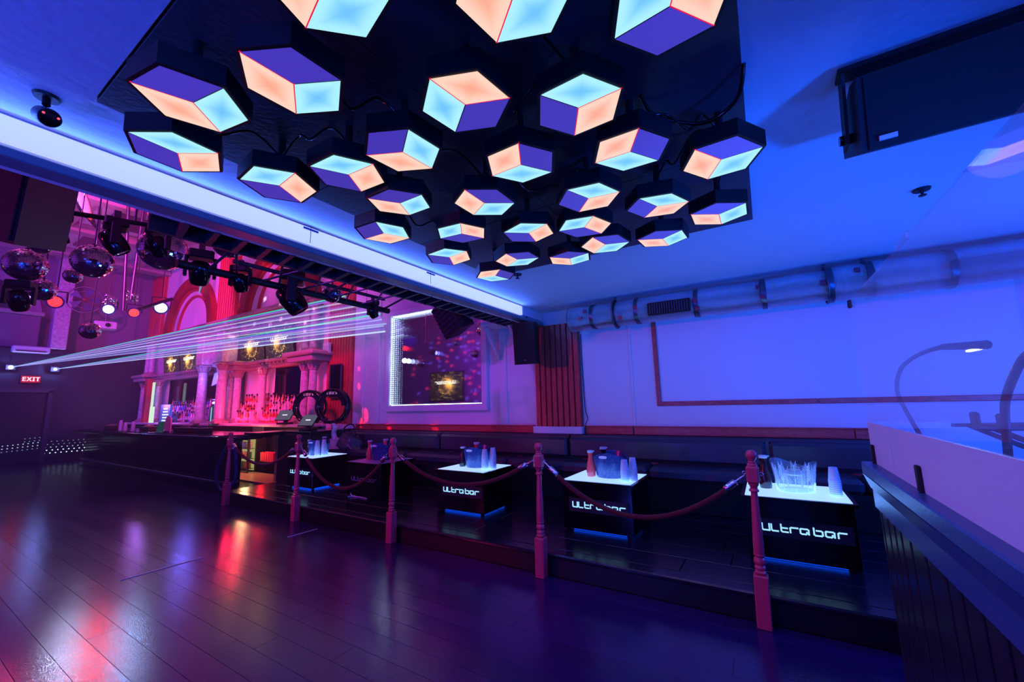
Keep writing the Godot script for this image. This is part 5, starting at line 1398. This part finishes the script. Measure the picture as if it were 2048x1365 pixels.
	for a in [[Vector3(-12.400, 6.477, -2.933), Vector3(-12.400, 3.739, -3.081), "left thin pipe dropping from the hall ceiling to the par lamps"], [Vector3(-12.400, 6.021, -3.221), Vector3(-12.400, 4.022, -3.187), "right thin pipe dropping from the hall ceiling to the par lamps"], [Vector3(-13.500, 5.726, -2.699), Vector3(-13.500, 4.848, -2.738), "short thin pipe behind the large dark mirror ball"], [Vector3(-9.500, 3.957, -1.201), Vector3(-9.500, 3.473, -1.199), "thick pipe dropping past the large pale mirror ball"]]:
		one("drop_pipe", S.new().tube([Vector3(a[0].x, 6.45, a[0].z), a[1]], 0.035, 8), M.steel, a[2], "pipe")
	one("lighting_pipe", S.new().tube([Vector3(-13.000, 3.923, -3.484), Vector3(-13.000, 4.342, -4.152)], 0.04, 8), M.black, "short pipe carrying the blue par lamp in front of the left arch", "pipe")
	# truss under the soffit: one thick pipe, two thin chords and lattice bars
	var t = thing("truss", "black lighting truss running beside the beam towards the mirror wall", "truss")
	var y = 2.62
	var z0 = -1.28
	var z1 = -3.5
	part(t, "main_pipe", S.new().tube([Vector3(-4.0, y, z0), Vector3(-4.0, y, z1)], 0.035, 12), M.black)
	for x in [-3.85, -3.6]: part(t, "chord", S.new().tube([Vector3(x, y + 0.09, z0 - 0.35), Vector3(x, y + 0.09, z1 + 0.2)], 0.02, 8), M.board)
	for i in 9:
		var z = z0 - 0.45 - i * 0.19
		part(t, "lattice_bar", S.new().tube([Vector3(-4.0, y, z), Vector3(-3.6, y + 0.09, z - 0.19 if i % 2 else z + 0.19)], 0.01, 6), M.steel)
	for z in [-1.5, -2.6, -3.4]: part(t, "hanger", S.new().tube([Vector3(-3.62, y + 0.09, z), Vector3(-3.36, y + 0.1, z)], 0.012, 6).tube([Vector3(-4.0, y, z), Vector3(-3.62, y + 0.09, z)], 0.012, 6), M.board)
	# hanging speakers
	t = thing("hanging_speaker", "large dark loudspeaker hanging at the far left edge under the beam", "speaker", Vector3(-4.400, 2.920, -0.417), Vector3(12, 40, -14))
	part(t, "cabinet", S.new().prism([Vector3(-0.3, -0.28, 0.22), Vector3(0.3, -0.28, 0.22), Vector3(0.2, -0.28, -0.26), Vector3(-0.2, -0.28, -0.26)], Vector3.ZERO, Vector3(0, 0.62, 0)), mat(Color(0.12, 0.08, 0.14), 0.4))
	part(t, "grille", S.new().box(Vector3(0, 0.03, 0.225), Vector3(0.56, 0.58, 0.02), 0.005), M.grille)
	part(t, "hanger", S.new().tube([Vector3(0, 0.33, 0), Vector3(0, 0.9, 0)], 0.014, 6), M.black)
	t = thing("ribbed_box", "dark ribbed box tilted down from the beam in front of the mirror", "speaker", Vector3(-3.958, 2.705, -4.750), Vector3(20, -12, 18))
	part(t, "cabinet", S.new().box(Vector3(0, 0.05, 0), Vector3(0.44, 0.52, 0.3), 0.01), mat(Color(0.06, 0.05, 0.12), 0.35))
	for k in 7: part(t, "rib", S.new().box(Vector3(0, -0.15 + k * 0.07, 0.155), Vector3(0.42, 0.03, 0.02), 0.004), mat(Color(0.1, 0.08, 0.25), 0.25))
	var br = part(t, "bracket", S.new().tube([t.position + Vector3(0, 0.2, 0), Vector3(-3.35, 2.72, -4.75), Vector3(-3.2, 2.71, -4.75)], 0.02, 8), M.black)
	br.transform = t.transform.affine_inverse()
	# par lamps with bright lenses
	for a in [[Vector3(-13.000, 3.839, -2.965), Color(0.75, 0.8, 1.0), 9.0, 0.085, "bright white par lamp at the far end"], [Vector3(-12.500, 3.743, -3.293), Color(1.0, 0.12, 0.1), 8.0, 0.08, "bright red par lamp at the far end"], [Vector3(-13.000, 4.059, -3.935), Color(0.6, 0.75, 1.0), 9.0, 0.11, "blue-white par lamp in front of the left arch"], [Vector3(-10.000, 3.288, -1.621), Color(1.0, 0.1, 0.12), 7.0, 0.075, "red par lamp below the mirror balls at left"], [Vector3(-9.000, 3.088, -1.174), Color(0.5, 0.5, 1.0), 7.0, 0.06, "small blue par lamp at far left"]]:
		t = thing("par_lamp", a[4], "stage light", a[0], Vector3(10, 75, 0), "lit par lamps in the hall")
		var r = a[3]
		var s = S.new()
		s.t = Transform3D(Basis(Vector3.RIGHT, PI / 2), Vector3.ZERO)
		s.lathe([Vector2(0, -0.25), Vector2(r * 1.1, -0.22), Vector2(r * 1.5, -0.02), Vector2(r * 1.5, 0.0), Vector2(r * 1.15, 0.0), Vector2(r * 1.1, -0.03)], 18)
		part(t, "housing", s, mat(Color(0.15, 0.2, 0.4), 0.3))
		s = S.new()
		s.t = Transform3D(Basis(Vector3.RIGHT, PI / 2), Vector3.ZERO)
		s.lathe([Vector2(r * 1.15, -0.015), Vector2(r * 0.8, 0.02), Vector2(0, 0.035)], 18)
		part(t, "lens", s, glow(a[1], a[2]))
		part(t, "yoke", S.new().bar(Vector3(0, r * 2.4, -0.1), Vector3(0, 6.5 - a[0].y, -0.1 - (6.5 - a[0].y) * 0.18), 0.015).bar(Vector3(-r * 1.7, 0, -0.1), Vector3(-r * 1.7, r * 2.4, -0.1), 0.02).bar(Vector3(r * 1.7, 0, -0.1), Vector3(r * 1.7, r * 2.4, -0.1), 0.02).bar(Vector3(-r * 1.7, r * 2.4, -0.1), Vector3(r * 1.7, r * 2.4, -0.1), 0.02), M.black)
		lamp_spot("par_light", a[0] + Vector3(0.15, 0, 0.04), a[0] + Vector3(6.0, -3.4, 1.6), a[1], 2.4, 22, 0.06, 0.6)

func beams():
	# laser projectors on the far wall and glowing tubes drawn for their rays in haze
	var a = Vector3(-18.350, 2.781, -2.320)
	var b = Vector3(-18.350, 2.773, -3.188)
	var cols = [Color(0.1, 0.85, 0.7), Color(0.75, 0.85, 1.0), Color(0.7, 0.55, 1.0), Color(0.6, 0.45, 1.0), Color(0.45, 0.4, 1.0)]
	for i in 2:
		var p = [a, b][i]
		var t = thing("laser_projector", ["bright laser projector at far left, source of the upper rays", "laser projector right of the exit sign, source of the lower rays"][i], "laser", p)
		part(t, "case", S.new().box(Vector3(-0.12, 0, 0), Vector3(0.2, 0.16, 0.2), 0.01), M.black)
		part(t, "aperture", S.new().sphere(Vector3(-0.01, 0, 0), [0.05, 0.035][i], 10), glow(Color(0.8, 0.85, 1.0), 20.0))
		part(t, "bracket", S.new().tube([Vector3(-0.12, 0.08, 0), Vector3(-0.12, 0.35, 0)], 0.015, 6), M.black)
		lamp_omni("laser_light", p + Vector3(0.15, 0, 0), Color(0.5, 0.55, 1.0), 0.5, 0.05)
		var n = [22, 13][i]
		var e0 = [Vector3(-7.412, 3.764, -5.300), Vector3(-6.295, 3.218, -5.300)][i]
		var e1 = [Vector3(-6.074, 2.970, -5.300), Vector3(-6.140, 2.840, -5.300)][i]
		for k in n:
			var f = k / float(n - 1)
			var m = glow(cols[0] if k == 0 else cols[1 + (k * 7) % 4], [1.6, 0.7, 1.1, 0.8][k % 4])
			m.albedo_color = Color(0, 0, 0, 0.4 if k == 0 or k % 5 == 2 else 0.2)
			m.transparency = BaseMaterial3D.TRANSPARENCY_ALPHA
			m.roughness = 0.9
			var e = e0.lerp(e1, f + rng.randf_range(-0.02, 0.02))
			one("laser_ray", S.new().tube([p, e], [0.005, 0.016], 6), m, ["thin ray in the upper laser fan crossing the hall towards the mirror wall", "thin ray in the lower laser fan crossing the hall towards the mirror wall"][i], "laser ray", ["upper laser fan", "lower laser fan"][i])
	# added narrow spots imitate red flecks of the mirror balls
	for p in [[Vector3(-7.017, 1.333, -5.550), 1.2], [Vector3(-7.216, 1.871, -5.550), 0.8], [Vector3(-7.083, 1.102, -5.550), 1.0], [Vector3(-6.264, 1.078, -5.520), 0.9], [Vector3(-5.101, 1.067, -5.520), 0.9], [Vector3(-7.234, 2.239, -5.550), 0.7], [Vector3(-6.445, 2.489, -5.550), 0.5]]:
		lamp_spot("added_fleck_spot", Vector3(-7.6, 4.6, -3.6), p[0], Color(1.0, 0.1, 0.12), 60.0, p[1], 0.01, 0.5)
	# added unseen plates break added lamps into flecks, on the arches and on the wall the mirror shows
	for g in [[Vector3(-6.4, 5.9, 1.0), Vector3(-10.2, 4.3, -5.6), "added perforated plate high in the hall, throwing flecks on the arches", [Color(1.0, 0.8, 1.0)], 170.0], [Vector3(-9.5, 6.0, -3.4), Vector3(-14.2, 2.7, 6.0), "added perforated plate high in the hall, throwing flecks on the wall opposite", [Color(1.0, 0.2, 0.25), Color(0.45, 0.42, 1.0)], 420.0]]:
		var d = (g[1] - g[0]).normalized()
		var t = thing("added_fleck_plate", g[2], "added plate", g[0] + d * 1.9)
		t.basis = Basis.looking_at(d, Vector3.UP)
		var s = S.new()
		var n = 22
		var c = 0.05
		for r in n:
			var y = (r - n / 2.0) * c
			s.q(Vector3(-n / 2.0 * c, y, 0), Vector3(n / 2.0 * c, y, 0), Vector3(n / 2.0 * c, y + c * 0.55, 0), Vector3(-n / 2.0 * c, y + c * 0.55, 0), Vector3.BACK)
			for k in n:
				var x = (k - n / 2.0) * c
				var w = c if rng.randf() > 0.2 else c * 0.5
				s.q(Vector3(x, y + c * 0.55, 0), Vector3(x + w, y + c * 0.55, 0), Vector3(x + w, y + c, 0), Vector3(x, y + c, 0), Vector3.BACK)
		part(t, "plate", s, M.black)
		part(t, "hanger", S.new().bar(Vector3(0, n / 2.0 * c, 0), Vector3(0, n / 2.0 * c + 0.3, 0), 0.03), M.black)
		for k in g[3].size(): lamp_spot("added_fleck_light", g[0] + Vector3(0.12 * k, 0.05 * k, 0), g[1], g[3][k], g[4] * (1.0 if k == 0 else 0.7), 15.0, 0.01, 0.2)
	# thin haze in the tall hall
	var fog = FogVolume.new()
	fog.name = "hall_haze"
	fog.size = Vector3(15.4, 6.3, 11.4)
	var fm = FogMaterial.new()
	fm.density = 0.01
	fm.albedo = Color(0.9, 0.88, 1.0)
	fog.material = fm
	add_child(fog)
	fog.position = Vector3(-11.2, 3.2, 0.2)
	tag(fog, "thin stage haze filling the bar hall", "", "", "stuff")
